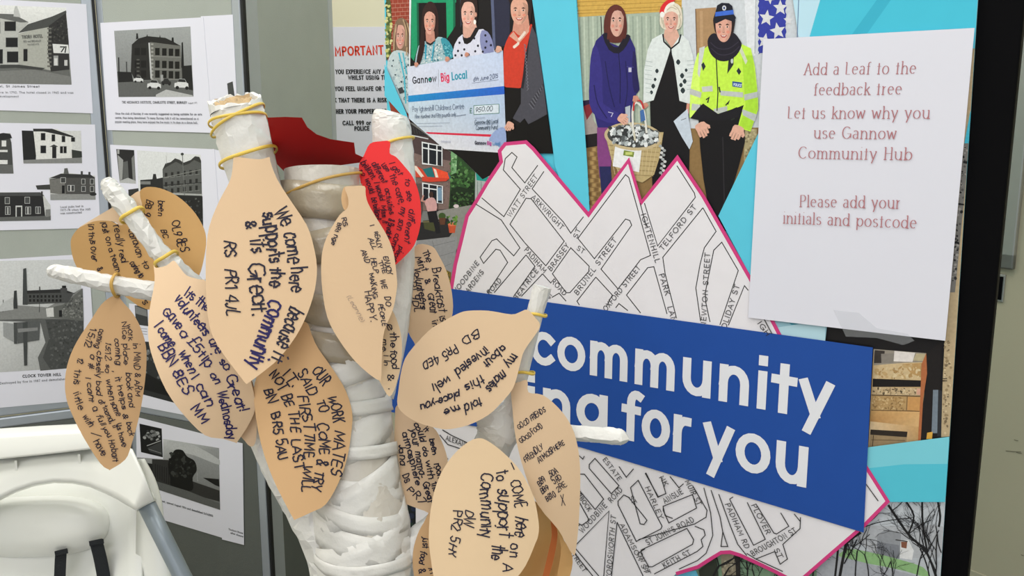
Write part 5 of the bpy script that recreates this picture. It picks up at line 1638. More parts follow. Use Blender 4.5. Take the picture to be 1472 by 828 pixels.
for si_, (y0, y1, wd_) in enumerate(((600, 540, 46), (640, 590, 52), (660, 704, 36), (736, 668, 50), (738, 780, 38), (815, 738, 56), (850, 795, 48), (690, 745, 26), (480, 500, 40), (548, 510, 34), (352, 338, 46), (286, 284, 50), (420, 440, 44), (610, 645, 18), (780, 800, 18), (560, 580, 20))):
    mb = MB()
    vs, fs = [], []
    n_ = 26
    off = .0013 + .00016 * si_
    for k in range(n_ + 1):
        u = k / n_
        a_ = math.pi * (0.98 - 0.96 * u)          # sweeps the front of the trunk
        y = y0 + (y1 - y0) * u + 5 * math.sin(u * 5 + y0)
        for v in range(4):
            yy = y + wd_ * (v / 3 - .5)
            cx, r_ = trunk_at(yy)
            rad = r_ * .862 / FPX + off + .0011 * noise.noise(Vector((u * 6, v * .8, y0))) + .0008 * noise.noise(Vector((u * 17, v * 2.1, y0)))
            if v in (0, 3):
                rad -= .0003
            c_ = PT(cx, yy, .862)
            vs.append(c_ + RX * (rad * math.cos(a_)) - Vector((0, 1, 0)) * (rad * math.sin(a_)))
    for k in range(n_):
        for v in range(3):
            b = k * 4 + v
            fs.append((b, b + 4, b + 5, b + 1))
    mb.add(vs, fs, True)
    mb.crease = 20
    mb.build('paper_strip', M['tree'] if y0 > 540 else M['tanstrip'], tree, fixn=False)
for o in bpy.data.objects:
    if o.name.startswith('paper_strip'):
        md = o.modifiers.new('thick', 'SOLIDIFY')
        md.thickness = .0005
box('base_plate', tb.x - .17, tb.x + .17, tb.y - .15, tb.y + .15, 0.0, 0.035, M['card'], tree, 0.006)

# ---------------------------------------------------------------- leaves
def depth(t0, cx, cy, gx=0, gy=0, curl=0, ang=0, wave=0):
    ca, sa = math.cos(math.radians(ang)), math.sin(math.radians(ang))

    def f(x, y):
        u = ((x - cx) * ca + (y - cy) * sa) / 100
        v = (-(x - cx) * sa + (y - cy) * ca) / 100
        return t0 + gx * (x - cx) / 100 + gy * (y - cy) / 100 + curl * u * u + wave * math.sin(v * 2.2 + u)
    return f


def paper_piece(surf, outline, name, material, parent=None, step=9, thick=.0005, sub=3):
    o2 = crom(outline, sub) if sub else [Vector(p) for p in outline]
    n = len(o2)
    pts = [Vector((p.x, p.y)) for p in o2]
    xs, ys = [p.x for p in pts], [p.y for p in pts]

    def inside(x, y):
        r = False
        j = n - 1
        for i in range(n):
            if (pts[i].y > y) != (pts[j].y > y) and x < (pts[j].x - pts[i].x) * (y - pts[i].y) / (pts[j].y - pts[i].y) + pts[i].x:
                r = not r
            j = i
        return r
    extra = []
    y = min(ys) + step * .5
    while y < max(ys):
        x = min(xs) + step * .5
        while x < max(xs):
            if inside(x, y) and min((Vector((x, y)) - p).length for p in pts) > step * .45:
                extra.append(Vector((x, y)))
            x += step
        y += step
    vv, ee, ff, _, _, _ = delaunay_2d_cdt(pts + extra, [(i, (i + 1) % n) for i in range(n)], [], 1, 1e-4)
    mb = MB()
    m = len(vv)
    V3 = [surf.P(v.x, v.y, 0) for v in vv] + [surf.P(v.x, v.y, -thick) for v in vv]
    cnt = {}
    F = []
    for f in ff:
        f = list(f)
        nn = (V3[f[1]] - V3[f[0]]).cross(V3[f[2]] - V3[f[0]])
        if nn.dot(EYE - V3[f[0]]) < 0:
            f.reverse()
        F.append(f)
        for i in range(len(f)):
            e = (f[i], f[(i + 1) % len(f)])
            cnt[e] = 1
    fr_, bk_ = F, [[m + i for i in reversed(f)] for f in F]
    sd = [[e[1], e[0], m + e[0], m + e[1]] for e in cnt if (e[1], e[0]) not in cnt]
    mb.add(V3, fr_, True)
    mb.add(V3, bk_, True)
    mb.add(V3, sd, False)
    return mb.build(name, material, parent, fixn=False)


MANILA = leafmat('manila_paper', (220, 190, 155))
MANILA2 = leafmat('manila_paper_pale', (224, 195, 161))
MANILA3 = leafmat('manila_paper_deep', (214, 175, 130))
MANILA4 = leafmat('buff_paper', (220, 177, 118))
CREAM = leafmat('cream_paper', (226, 199, 163))
REDL = leafmat('red_paper', (236, 58, 60))
GL = 'paper leaves tied to the feedback tree'
PEN = (36, 34, 52)
PEN2 = (38, 32, 84)
SURF = {}


def leaf(key, view, outline, dep, material, label, texts=(), col=PEN, group=GL, w=2.2, extra=None, seed=1, hand_=1.0):
    vf = V(*view)
    s = Sheet(dep)
    SURF[key] = s
    o = paper_piece(s, vf(outline), 'paper_leaf', material)
    tag(o, label, 'paper leaf', group)
    if extra:
        extra(o, s, vf)
    if texts:
        a = Art(s, 0.0003, 0.000004, seed).V(*view)
        for t in texts:
            a.text(t[0], t[1], t[2], t[3], t[4] if len(t) > 4 else w, t[5] if len(t) > 5 else col, hand=hand_)
        a.build('handwriting', M['pen'], o)
    return o


# 1 - the large leaf on the thick branch
leaf(1, (290, 220, 2.433), [(112, 6), (118, 12), (200, 22), (236, 14), (240, 30), (264, 92), (310, 165), (366, 250), (390, 320), (403, 400), (395, 480), (370, 560), (330, 640), (270, 718), (215, 765), (164, 803), (155, 806), (138, 786), (60, 680), (26, 600), (15, 480), (15, 350), (26, 258), (60, 170), (98, 98), (108, 50)],
     depth(.795, 370, 380, 0, -.012, .010, 0), MANILA, 'large manila leaf hanging from the thick upright branch, signed RS PR1 4JL',
     [('We', (252, 205), (280, 262), 49, 6.2), ('come', (290, 278), (306, 386), 49, 6.2), ('here', (310, 402), (312, 486), 49, 6.2), ('because', (312, 532), (262, 672), 49, 6.2), ('it', (256, 690), (240, 724), 48, 6.2),
      ('supports', (210, 208), (240, 384), 50, 6.8), ('the', (240, 402), (240, 468), 50, 6.8), ('Community', (242, 510), (160, 744), 54, 7.6, PEN2), ('&', (150, 238), (158, 268), 36, 6), ('its', (168, 302), (172, 352), 52, 6), ('Great.', (160, 386), (178, 572), 58, 6.5),
      ('RS', (78, 304), (80, 364), 38, 5.5), ('PR1 4JL', (84, 402), (88, 566), 38, 5.5)], seed=3)

# 2 - the buff leaf folded round the thin branch
def fold(o, s, vf):
    s2 = Sheet(lambda x, y: .872 + .0004 * abs(x - 165) * .2)
    p = paper_piece(s2, vf([(100, 318), (180, 268), (282, 208), (380, 150), (452, 102), (462, 140), (470, 200), (400, 250), (352, 306), (310, 286), (250, 278), (180, 284)]), 'folded_stem', MANILA2, o, step=7)
    p['label'] = 'paler front side of the leaf folded over the branch'


leaf(2, (90, 250, 4.141), [(48, 425), (58, 370), (108, 312), (180, 282), (270, 276), (352, 300), (420, 215), (450, 140), (462, 100), (500, 78), (580, 85), (680, 130), (770, 210), (830, 300), (855, 385), (842, 500), (806, 620), (700, 780), (500, 806), (350, 715), (200, 645), (110, 588), (66, 515)],
     depth(.905, 200, 340, 0, .012, -.012, 40), MANILA4, 'deep buff leaf wrapped round the thin left branch, its two halves spreading behind',
     [('been', (566, 156), (572, 250), 34, 5), ('BB 9', (500, 148), (486, 246), 34, 5), ('OL9 8ES', (646, 280), (700, 466), 52, 6), ('BC', (584, 334), (602, 384), 30, 5), ('in this over', (150, 300), (176, 520), 36, 5), ('&', (204, 560), (214, 580), 30, 5), ('last on a team', (226, 290), (318, 592), 36, 5),
      ('really red', (300, 306), (350, 530), 38, 5), ('caravan', (386, 330), (450, 500), 36, 5), ('caring to', (400, 530), (460, 620), 34, 5), ('to', (466, 530), (498, 568), 34, 5), ('S', (470, 760), (482, 782), 30, 5)], extra=fold, seed=5)

# 3 - far left
leaf(3, (80, 410, 2.96), [(238, 48), (266, 48), (290, 76), (330, 122), (362, 182), (384, 258), (386, 340), (376, 440), (355, 560), (322, 680), (296, 742), (234, 784), (226, 784), (190, 758), (120, 650), (70, 550), (45, 480), (40, 400), (55, 320), (90, 240), (150, 148), (194, 82)],
     depth(.855, 150, 550, .004, .006, .012, 0), MANILA3, 'leaf hanging from the horizontal left branch, covered in small neat handwriting',
     [('work.', (304, 168), (312, 240), 22, 3.2), ('in MIND & ARM', (330, 246), (340, 470), 24, 3.4), ('Nice place', (282, 158), (292, 340), 22, 3.2), ('book and', (298, 370), (312, 520), 24, 3.4), ('coming', (252, 226), (258, 340), 24, 3.4), (', it helps &', (246, 366), (292, 570), 24, 3.6), ('back', (300, 584), (312, 640), 22, 3.2),
      ('15:12. so', (212, 240), (212, 372), 22, 3.2), ('when', (212, 400), (232, 490), 26, 3.6), ('some', (232, 500), (262, 560), 24, 3.4), ('us have', (258, 590), (284, 690), 24, 3.4), ('coming', (186, 184), (166, 264), 22, 3.2), ('closely bad', (176, 280), (172, 470), 24, 3.4), ('at to', (180, 490), (212, 540), 22, 3.2), ('and, it', (206, 540), (246, 612), 24, 3.4),
      ('15:12', (146, 182), (122, 262), 26, 3.6), ('a #', (148, 290), (136, 352), 24, 3.6), ('I cant', (128, 388), (142, 500), 24, 3.6), ('a full', (156, 520), (196, 600), 24, 3.4), ('you', (196, 606), (222, 650), 24, 3.4), ('12', (96, 306), (94, 330), 24, 3.4), ('this', (80, 360), (78, 420), 26, 3.6), ('little', (76, 460), (96, 532), 26, 3.6), ('with', (114, 560), (144, 604), 26, 3.6), ('I', (146, 620), (158, 636), 26, 3.6), ('have', (160, 664), (200, 728), 26, 3.6), ('Hobart', (226, 660), (246, 752), 24, 3.4)], seed=7, hand_=1.0)

# 4
leaf(4, (200, 370, 3.067), [(64, 34), (74, 46), (120, 36), (152, 14), (176, 40), (210, 80), (262, 96), (300, 112), (350, 240), (420, 380), (476, 490), (512, 640), (492, 720), (434, 812), (424, 816), (370, 800), (290, 784), (200, 698), (120, 588), (62, 450), (40, 350), (46, 230), (68, 110)],
     depth(.815, 285, 520, .004, -.008, .010, 60), MANILA2, 'pale leaf on the end of the thin left branch thanking the volunteers, signed MM',
     [('Its the', (198, 164), (300, 240), 40, 6, PEN2), ('volunteers', (152, 188), (290, 346), 44, 6.5, PEN2), ('are', (300, 366), (340, 430), 36, 6, PEN2), ('so', (350, 460), (380, 502), 36, 6, PEN2), ('Great!', (376, 526), (444, 684), 46, 6.5, PEN2),
      ('Gave', (104, 238), (166, 322), 40, 6, PEN2), ('a', (178, 330), (194, 362), 34, 6, PEN2), ('£5', (206, 372), (258, 424), 46, 6.5, PEN2), ('tip', (256, 430), (296, 492), 44, 6.5, PEN2), ('on', (308, 516), (338, 562), 38, 6, PEN2), ('Wednosday', (344, 592), (394, 806), 38, 6, PEN2),
      ('I come', (62, 306), (142, 396), 40, 6, PEN2), ('when', (170, 420), (226, 516), 40, 6, PEN2), ('I can', (234, 530), (302, 664), 42, 6.5, PEN2), ('BBN', (78, 392), (136, 484), 46, 6.5, PEN2), ('8ES', (146, 502), (200, 606), 44, 6.5, PEN2), ('MM', (230, 668), (280, 732), 44, 6.5, PEN2)], seed=9)

# small leaf edge seen between leaf 4 and leaf 5
leaf('4b', (0, 0, 1), [(320, 520), (352, 530), (366, 560), (369, 600), (368, 632), (362, 642), (352, 634), (330, 600)], depth(.835, 350, 590), MANILA2, 'sliver of a pale leaf between the volunteers leaf and the work mates leaf')

# 5
leaf(5, (350, 470, 2.856), [(225, -20), (262, -16), (280, 30), (305, 85), (370, 178), (420, 262), (446, 350), (443, 430), (425, 540), (390, 640), (338, 728), (280, 760), (214, 790), (206, 788), (178, 738), (120, 620), (72, 480), (46, 330), (46, 230), (96, 110), (170, 20)],
     depth(.812, 432, 610, -.002, -.008, .010, 10), MANILA3, 'manila leaf in block capitals from work mates, under the large leaf',
     [('OUR', (276, 182), (322, 246), 42, 6), ('WORK', (348, 286), (372, 394), 40, 6), ('MATES', (380, 424), (356, 604), 40, 6), ('SAID', (220, 188), (270, 288), 40, 6), ('TO', (300, 308), (316, 352), 36, 6), ('COME', (302, 392), (314, 522), 38, 6), ('& TRY', (302, 540), (284, 668), 40, 6),
      ('IT.', (160, 198), (204, 254), 36, 6), ('FIRST', (226, 284), (252, 424), 40, 6), ('TIME,', (250, 432), (252, 546), 38, 6), ('WILL', (246, 566), (240, 676), 40, 6), ('NOT', (104, 196), (152, 264), 42, 6), ('BE', (154, 282), (178, 328), 38, 6), ('THE', (184, 348), (200, 430), 38, 6), ('LAST', (196, 462), (212, 592), 40, 6),
      ('BN', (80, 258), (102, 318), 38, 6), ('BR5 5AU', (112, 356), (146, 552), 38, 6)], seed=11)

# 9 - pale leaf half behind leaf 6
leaf(9, (450, 360, 3.448), [(250, 200), (330, 210), (390, 290), (424, 370), (440, 450), (436, 560), (410, 670), (378, 724), (336, 660), (270, 540), (235, 380)],
     depth(.822, 560, 500, .004, -.004), CREAM, 'cream leaf mostly hidden behind the central leaf, mentioning the food',
     [('e', (360, 372), (378, 402), 30, 5), ('the', (382, 410), (388, 484), 34, 5.5), ('food', (384, 496), (392, 590), 36, 5.5), ('& .', (366, 612), (378, 690), 28, 5), ('me. I In', (342, 440), (356, 572), 24, 4)], seed=13)

# 7 - red
leaf(7, (450, 190, 3.943), [(322, 66), (380, 52), (436, 54), (434, 118), (470, 140), (520, 195), (566, 255), (598, 340), (612, 440), (606, 540), (574, 640), (520, 704), (468, 752), (462, 752), (430, 680), (370, 560), (318, 430), (275, 310), (260, 190), (288, 132)],
     depth(.862, 560, 300, -.002, -.004, .014, 0), REDL, 'bright red leaf tied round the right-hand branch, about different activities',
     [('I get', (430, 180), (486, 246), 34, 4.4), ('to', (522, 264), (526, 304), 32, 4.4), ('see', (530, 330), (534, 390), 32, 4.4), ('different', (546, 432), (516, 622), 34, 4.8), ('use', (386, 182), (418, 226), 30, 4.4), ('the', (434, 246), (452, 300), 34, 4.6), ('cafe,', (468, 318), (488, 410), 34, 4.6), ('my son', (500, 420), (478, 552), 34, 4.6), ('comes', (468, 572), (430, 684), 34, 4.6),
      ('pieces', (494, 644), (448, 724), 32, 4.6), ('different', (330, 176), (396, 290), 32, 4.6), ('activities', (406, 318), (434, 466), 32, 4.6), ('& Breakfast', (432, 486), (404, 620), 30, 4.6), ('brilliant.', (268, 172), (338, 270), 32, 4.6), ('I would', (344, 286), (382, 388), 32, 4.6), ('Miss it', (388, 412), (392, 520), 30, 4.6), ('would', (292, 268), (324, 350), 30, 4.6), ('be brilliant', (328, 372), (362, 500), 30, 4.6), ('so', (262, 216), (278, 248), 26, 4.2)], col=(58, 20, 40), seed=15)

# 8
leaf(8, (450, 360, 3.448), [(420, 20), (470, 20), (520, -30), (590, -20), (622, 22), (662, 104), (688, 208), (692, 310), (660, 400), (600, 470), (520, 486), (502, 458), (470, 400), (440, 292), (412, 178), (408, 60)],
     depth(.895, 610, 420, .003, .004, .010, 0), MANILA2, 'leaf praising the breakfast, behind the red leaf and above the tilted invested leaf',
     [('The', (538, 6), (566, 62), 30, 5), ('Breakfast', (588, 86), (624, 306), 36, 5), ('is', (626, 326), (634, 356), 30, 5), ('Mint', (506, 34), (540, 104), 32, 5), ('&', (552, 146), (562, 170), 28, 5), ('Great', (570, 212), (584, 312), 34, 5), ('in', (588, 350), (600, 380), 28, 5), ('volunteers', (498, 88), (538, 290), 34, 5.4), ('AR', (440, 50), (464, 112), 36, 5.4), ('PR1 9DL', (468, 126), (504, 306), 34, 5)], seed=17)

# 6 - central leaf on the trunk
def tab(o, s, vf):
    p = paper_piece(Sheet(lambda x, y: s.fn(x, y) + .006), vf([(172, 318), (196, 316), (200, 420), (176, 440), (160, 380)]), 'folded_tab', MANILA3, o, step=6)


leaf(6, (450, 190, 3.943), [(180, 312), (230, 306), (292, 306), (298, 350), (312, 404), (360, 488), (420, 588), (455, 680), (468, 761), (475, 830), (476, 880), (454, 1002), (404, 1127), (392, 1242), (386, 1402), (380, 1406), (343, 1390), (240, 1300), (142, 1170), (80, 1046), (52, 890), (46, 760), (56, 660), (90, 570), (150, 470), (196, 428), (198, 370)],
     depth(.798, 520, 400, 0, -.006, .012, 0), MANILA, 'tall central leaf on the trunk about making people happy, with a short stem tab',
     [('I', (316, 512), (326, 534), 22, 4.6), ('REALLY', (348, 566), (368, 660), 22, 4.4), ('ENJOY', (398, 704), (424, 810), 26, 4.6), ('ALL', (314, 602), (340, 664), 24, 4.6), ('THE', (372, 732), (396, 800), 24, 4.6), ('WE', (380, 836), (394, 888), 26, 4.8), ('DO', (402, 933), (416, 986), 28, 5), ('AND', (272, 672), (298, 742), 26, 4.8), ('HELP', (326, 712), (348, 800), 24, 4.6), ('MAKING', (318, 800), (344, 944), 26, 4.8),
      ('PEOPLE', (368, 975), (394, 1098), 26, 4.8), ('HAPPY.', (290, 902), (326, 1076), 32, 5), ('RS', (158, 486), (172, 536), 26, 4.6), ('BR1 nge', (138, 512), (104, 636), 24, 4.6), ('(Leanne)', (192, 930), (272, 1080), 28, 2, (140, 124, 118))], extra=tab, seed=19)

# 11
leaf(11, (550, 570, 3.21), [(66, 40), (130, 100), (228, 138), (270, 200), (300, 290), (292, 350), (256, 430), (224, 532), (190, 526), (150, 512), (92, 482), (70, 400), (56, 250), (56, 120)],
     depth(.868, 600, 650, .006, -.004, .012, 0), MANILA2, 'leaf about the great atmosphere, tucked between the trunk and the two lower right leaves',
     [('it', (186, 150), (200, 170), 24, 5), ('been', (216, 194), (230, 270), 26, 5.4), ('room', (240, 312), (262, 388), 26, 5.4), ('could', (146, 122), (176, 210), 28, 5.4), ('do', (182, 232), (190, 276), 26, 5.4), ('with', (198, 298), (212, 382), 28, 5.4), ('the', (226, 400), (236, 440), 26, 5), ('your', (128, 150), (144, 232), 28, 5.4), ('mama-', (148, 254), (172, 376), 28, 5.4), ('Great', (186, 396), (210, 490), 28, 5.4), ('atmosphere', (92, 168), (154, 410), 28, 5.4), ('Jana', (76, 222), (84, 318), 28, 5.2), ('DS', (94, 362), (104, 402), 28, 5), ('PR7', (110, 428), (176, 500), 28, 5)], seed=21)

# 15 - curled brown leaves behind leaf 12 and 13
FOLD_DARK = leafmat('dark_fold_paper', (196, 112, 62))  # dark fold of the curled leaf, put in as a separate coloured strip
leaf(15, (680, 520, 2.688), [(200, 540), (258, 552), (310, 616), (352, 690), (384, 752), (374, 830), (330, 920), (200, 940), (140, 860), (160, 700)],
     lambda x, y: .882 + .016 * math.sin((x - 700 + (y - 750) * .45) * .07), MANILA4, 'curled buff leaf with deep folds, hanging low behind the two lower right leaves')
leaf('15b', (680, 520, 2.688), [(300, 604), (322, 640), (326, 680), (312, 760), (290, 840), (262, 930), (240, 930), (268, 830), (290, 740), (304, 670)],
     lambda x, y: .856 + .002 * (x - 785) / 10, FOLD_DARK, 'thin curled strip coloured dark as a leaf fold, under the good friends leaf')
leaf('15c', (680, 520, 2.688), [(326, 634), (352, 690), (384, 752), (374, 830), (350, 900), (310, 920), (330, 800), (340, 720)],
     lambda x, y: .848 + .010 * math.sin((x - 790 + (y - 780) * .4) * .08), MANILA4, 'narrow curled buff leaf right of the dark fold strip, at the bottom')

# 13
leaf(13, (680, 520, 2.688), [(148, 96), (180, 78), (210, 72), (214, 118), (268, 128), (330, 178), (380, 248), (405, 330), (414, 420), (413, 520), (408, 630), (396, 736), (388, 746), (372, 726), (330, 650), (250, 552), (200, 430), (166, 300), (152, 180)],
     depth(.832, 785, 660, .004, -.004, .012, 20), MANILA2, 'narrow leaf reading good friends good food friendly atmosphere, over the blue band',
     [('GOOD FRIENDS', (176, 264), (282, 192), 20, 2.9), ('GOOD FOOD', (186, 316), (270, 252), 20, 2.9), ('FRIENDLY', (202, 390), (274, 336), 22, 2.9), ('ATMOSPHERE', (256, 392), (354, 318), 20, 3.0), ('BB9', (256, 482), (284, 460), 24, 2.9), ('5DA', (300, 446), (330, 428), 22, 2.9), ('BB9', (268, 512), (296, 492), 24, 2.9), ('5RD', (314, 474), (346, 452), 24, 2.9), ('BB10', (286, 540), (322, 518), 22, 2.9), ('2RE', (330, 504), (364, 480), 22, 2.9), ('X', (342, 556), (356, 552), 42, 2.6)], seed=23)

# 14
leaf(14, (550, 570, 3.21), [(230, 540), (190, 582), (160, 640), (140, 720), (144, 820), (180, 900), (260, 910), (300, 760)],
     depth(.848, 612, 790, 0, 0, .01), MANILA3, 'leaf at the bottom edge peeping out left of the DW leaf',
     [('just', (186, 648), (184, 700), 26, 4.2), ('food', (176, 714), (170, 772), 28, 4.6), ('&', (168, 796), (170, 820), 26, 4.6), ('in', (212, 790), (220, 820), 24, 4)], seed=25)

# 12
leaf(12, (550, 570, 3.21), [(440, 192), (372, 226), (302, 300), (250, 400), (222, 520), (213, 650), (224, 760), (240, 850), (280, 960), (400, 1010), (520, 960), (600, 860), (660, 780), (704, 680), (718, 640), (720, 580), (696, 460), (640, 350), (580, 280), (500, 214)],
     depth(.798, 695, 740, 0, -.010, .010, 0), CREAM, 'cream leaf at the bottom signed DW PR2 5HY, supporting the community',
     [('I', (596, 342), (612, 336), 34, 5), ('COME', (590, 386), (618, 512), 52, 6), ('here', (620, 552), (606, 644), 54, 6.2), ('on', (592, 678), (590, 740), 52, 6), ('A', (556, 768), (556, 806), 40, 6), ('to', (524, 346), (530, 388), 52, 6.4), ('support', (536, 422), (536, 644), 60, 6.6), ('the', (508, 686), (500, 750), 58, 6.6), ('Community', (450, 352), (456, 656), 58, 6.6), ('DW', (384, 522), (370, 596), 42, 5.6), ('PR2 5HY', (332, 524), (300, 738), 40, 5.6)], seed=27)

# 10 - tilted leaf on the right twig
leaf(10, (560, 420, 3.942), [(45, 640), (50, 560), (70, 430), (108, 344), (220, 220), (300, 168), (380, 125), (440, 106), (560, 105), (690, 126), (740, 112), (782, 100), (830, 150), (852, 184), (835, 228), (764, 330), (742, 400), (716, 500), (690, 560), (630, 630), (560, 696), (450, 752), (340, 776), (270, 770), (168, 742), (84, 692)],
     depth(.815, 680, 530, .006, -.006, .010, -30), MANILA2, 'broad tilted leaf on the right twig with upside-down writing, signed BD PR5 4ED',
     [('BD', (502, 206), (400, 262), 48, 7), ('PR5 4ED', (372, 292), (186, 406), 46, 7), ('invested', (540, 308), (366, 440), 48, 7.5), ('well', (338, 478), (238, 526), 48, 7.5), ('about', (640, 296), (530, 402), 46, 7.5), ('this', (524, 470), (424, 528), 46, 7.5), ('place-you', (396, 562), (172, 636), 42, 7.5), ('my', (696, 346), (650, 408), 46, 7.5), ('mates', (644, 440), (540, 540), 44, 7.5), ('told', (514, 594), (420, 640), 46, 7.5), ('me', (390, 640), (306, 664), 42, 7.5)], seed=29)

# ---------------------------------------------------------------- red leaf lying on the open trunk top
rs2 = Sheet(lambda x, y: .800 + .0011 * (y - 165))
o = paper_piece(rs2, [(384, 169), (410, 168), (434, 169), (442, 183), (455, 193), (475, 200), (509, 205), (511, 221), (522, 226), (546, 228), (516, 234), (470, 240), (408, 246), (398, 236), (390, 200)], 'paper_leaf', M['redd'], None, step=8, sub=0)
tag(o, 'red leaf darkened for shade, lying across the open top of the trunk, seen nearly edge-on', 'paper leaf', GL)

# ---------------------------------------------------------------- rubber bands
def rband(px, py, t, rpx, axis, label, squash=1.0, w=.0011, loops=1, tilt=0.0, material=None, seed=0):
    ax_ = (PT(px + axis[0], py + axis[1], t) - PT(px, py, t)).normalized()
    toward = (EYE - PT(px, py, t)).normalized()
    B_ = (toward - ax_ * toward.dot(ax_)).normalized()
    A_ = ax_.cross(B_)
    c = PT(px, py, t)
    mb = MB()
    rd = random.Random(seed)
    for l in range(loops):
        tl = tilt + rd.uniform(-.12, .12) + l * .22
        n_ = 40
        cs = []
        for k in range(n_):
            a_ = 2 * math.pi * k / n_
            r_ = rpx * t / FPX
            cs.append(c + A_ * (math.cos(a_) * r_) + B_ * (math.sin(a_) * r_ * squash) + ax_ * (math.cos(a_) * r_ * tl + .0006 * math.sin(3 * a_ + l)))
        vs, fs = [], []
        sg_ = 8
        for k in range(n_):
            T = (cs[(k + 1) % n_] - cs[k - 1]).normalized()
            out_ = (cs[k] - c).normalized()
            out_ = (out_ - T * out_.dot(T)).normalized()
            b_ = T.cross(out_)
            for q in range(sg_):
                an = 2 * math.pi * q / sg_
                vs.append(cs[k] + out_ * (w * .7 * math.cos(an)) + b_ * (w * 1.3 * math.sin(an)))
        for k in range(n_):
            for q in range(sg_):
                fs.append((k * sg_ + q, k * sg_ + (q + 1) % sg_, ((k + 1) % n_) * sg_ + (q + 1) % sg_, ((k + 1) % n_) * sg_ + q))
        mb.add(vs, fs, True)
    o = mb.build('rubber_band', material or M['band'])
    return tag(o, label, 'rubber band', 'rubber bands holding leaves to the branches')


rband(342, 173, .842, 41, (-14, -60), 'doubled yellow rubber band round the torn end of the thick branch', loops=2, tilt=.06, seed=1)
rband(357, 226, .842, 42, (-14, -60), 'yellow rubber band holding the large leaf on the thick branch', tilt=.02, w=.0013, seed=2)
rband(190, 309, .862, 18, (-40, -50), 'yellow rubber band round the thin left branch over the folded buff leaf', w=.0014, squash=1.0, seed=3)
rband(239, 372, .862, 18, (-40, -50), 'yellow rubber band holding the volunteers leaf on the thin left branch', w=.0014, seed=4)
rband(168, 410, .848, 17, (60, 12), 'yellow rubber band round the horizontal left branch above the small-writing leaf', w=.0013, tilt=.2, seed=5, material=M['band_b'])
rband(463, 266, .862, 57, (2, 60), 'wide tan rubber band round the top of the trunk', squash=1.0, tilt=.22, seed=6, material=M['band_b'])
rband(565, 208, .905, 31, (4, 60), 'yellow rubber band round the right-hand branch over the red leaf', tilt=.34, seed=7)
rband(460, 474, .853, 17, (20, 40), 'yellow rubber band low on the thick branch above the work mates leaf', tilt=.1, seed=8)
rband(770, 452, .85, 16, (-12, 44), 'yellow rubber band near the tip of the right twig', tilt=.15, seed=9)
rband(754, 535, .856, 14.5, (-14, 50), 'yellow rubber band lower on the right twig above the good friends leaf', tilt=.15, seed=10)

# ================================================================ highchair
chair = empty('highchair', (PT(60, 700, 1.30).x, PT(60, 700, 1.36).y, 0))
tag(chair, 'white plastic highchair with grey legs and black straps, in front of the display board', 'highchair')


def sweep(rows, name, parent=None, material=None, solid=0.0, sub=0):
    """rows of (px,py,t) points -> a smooth moulded skin"""
    n = len(rows[0])
    mb = MB()
    vs = [PT(*p) for r in rows for p in r]
    fs = []
    for i in range(len(rows) - 1):
        for j in range(n - 1):
            fs.append((i * n + j, i * n + j + 1, (i + 1) * n + j + 1, (i + 1) * n + j))
    mb.add(vs, fs, True)
    o = mb.build(name, material or M['plastic'], parent or chair, fixn=True)
    if sub:
        md = o.modifiers.new('sub', 'SUBSURF')
        md.levels = md.render_levels = sub
    if solid:
        md = o.modifiers.new('solid', 'SOLIDIFY')
        md.thickness = solid
        md.offset = 0
    return o


# top rim: a deep rounded lip running along the top of the shell
mb = MB()
prof = [(-.5, 0), (-.5, 0)]
xs_ = [(-190, 668, 642), (-100, 664, 634), (0, 659, 625), (60, 653, 621), (120, 646, 618), (150, 642, 617), (176, 640, 622)]
rows = []
for (x, yl, yu) in xs_:
    tf = 1.250
    rows.append([(x, yl + 1, tf + .030), (x, yl + 1, tf + .004), (x, yl, tf + .0005), (x, yl - 2, tf), (x, yl - (yl - yu) * .35, tf), (x, yu + 6, tf), (x, yu + 1.5, tf + .001), (x, yu, tf + .005), (x - 1, yu - 2, tf + .012), (x - 2, yu - 8, tf + .045), (x - 2, yu - 9, tf + .05), (x - 2, yu + 22, tf + .055)])
sweep(list(zip(*rows)), 'top_rim')
# flange below the rim, cut out in an arch and ending in the leg socket
arc_in = [(-190, 800), (-120, 770), (-60, 742), (0, 715), (22, 704), (48, 695), (78, 690), (105, 691), (130, 696), (152, 705), (170, 714), (183, 722), (192, 727), (198, 731)]
arc_up = [(-190, 664), (-120, 662), (-60, 658), (0, 653), (22, 651), (48, 648), (78, 645), (105, 642), (130, 640), (152, 637), (170, 636), (190, 646), (207, 682), (221, 718)]
rows = []
for f in (0, .1, .25, .45, .7, .9, 1.0):
    g_ = min(1, f * 2.2)
    rows.append([(u[0] + (d[0] - u[0]) * f, u[1] + (d[1] - u[1]) * f, 1.300 - (.034 * g_ if u[0] < 150 else .040 + .0002 * (u[0] - 150))) for u, d in zip(arc_up, arc_in)])
rows.append([(d[0], d[1] + 1, 1.285) for d in arc_in])
rows.append([(d[0], d[1] + 3, 1.33) for d in arc_in])
sweep(rows, 'arched_flange', solid=.003)
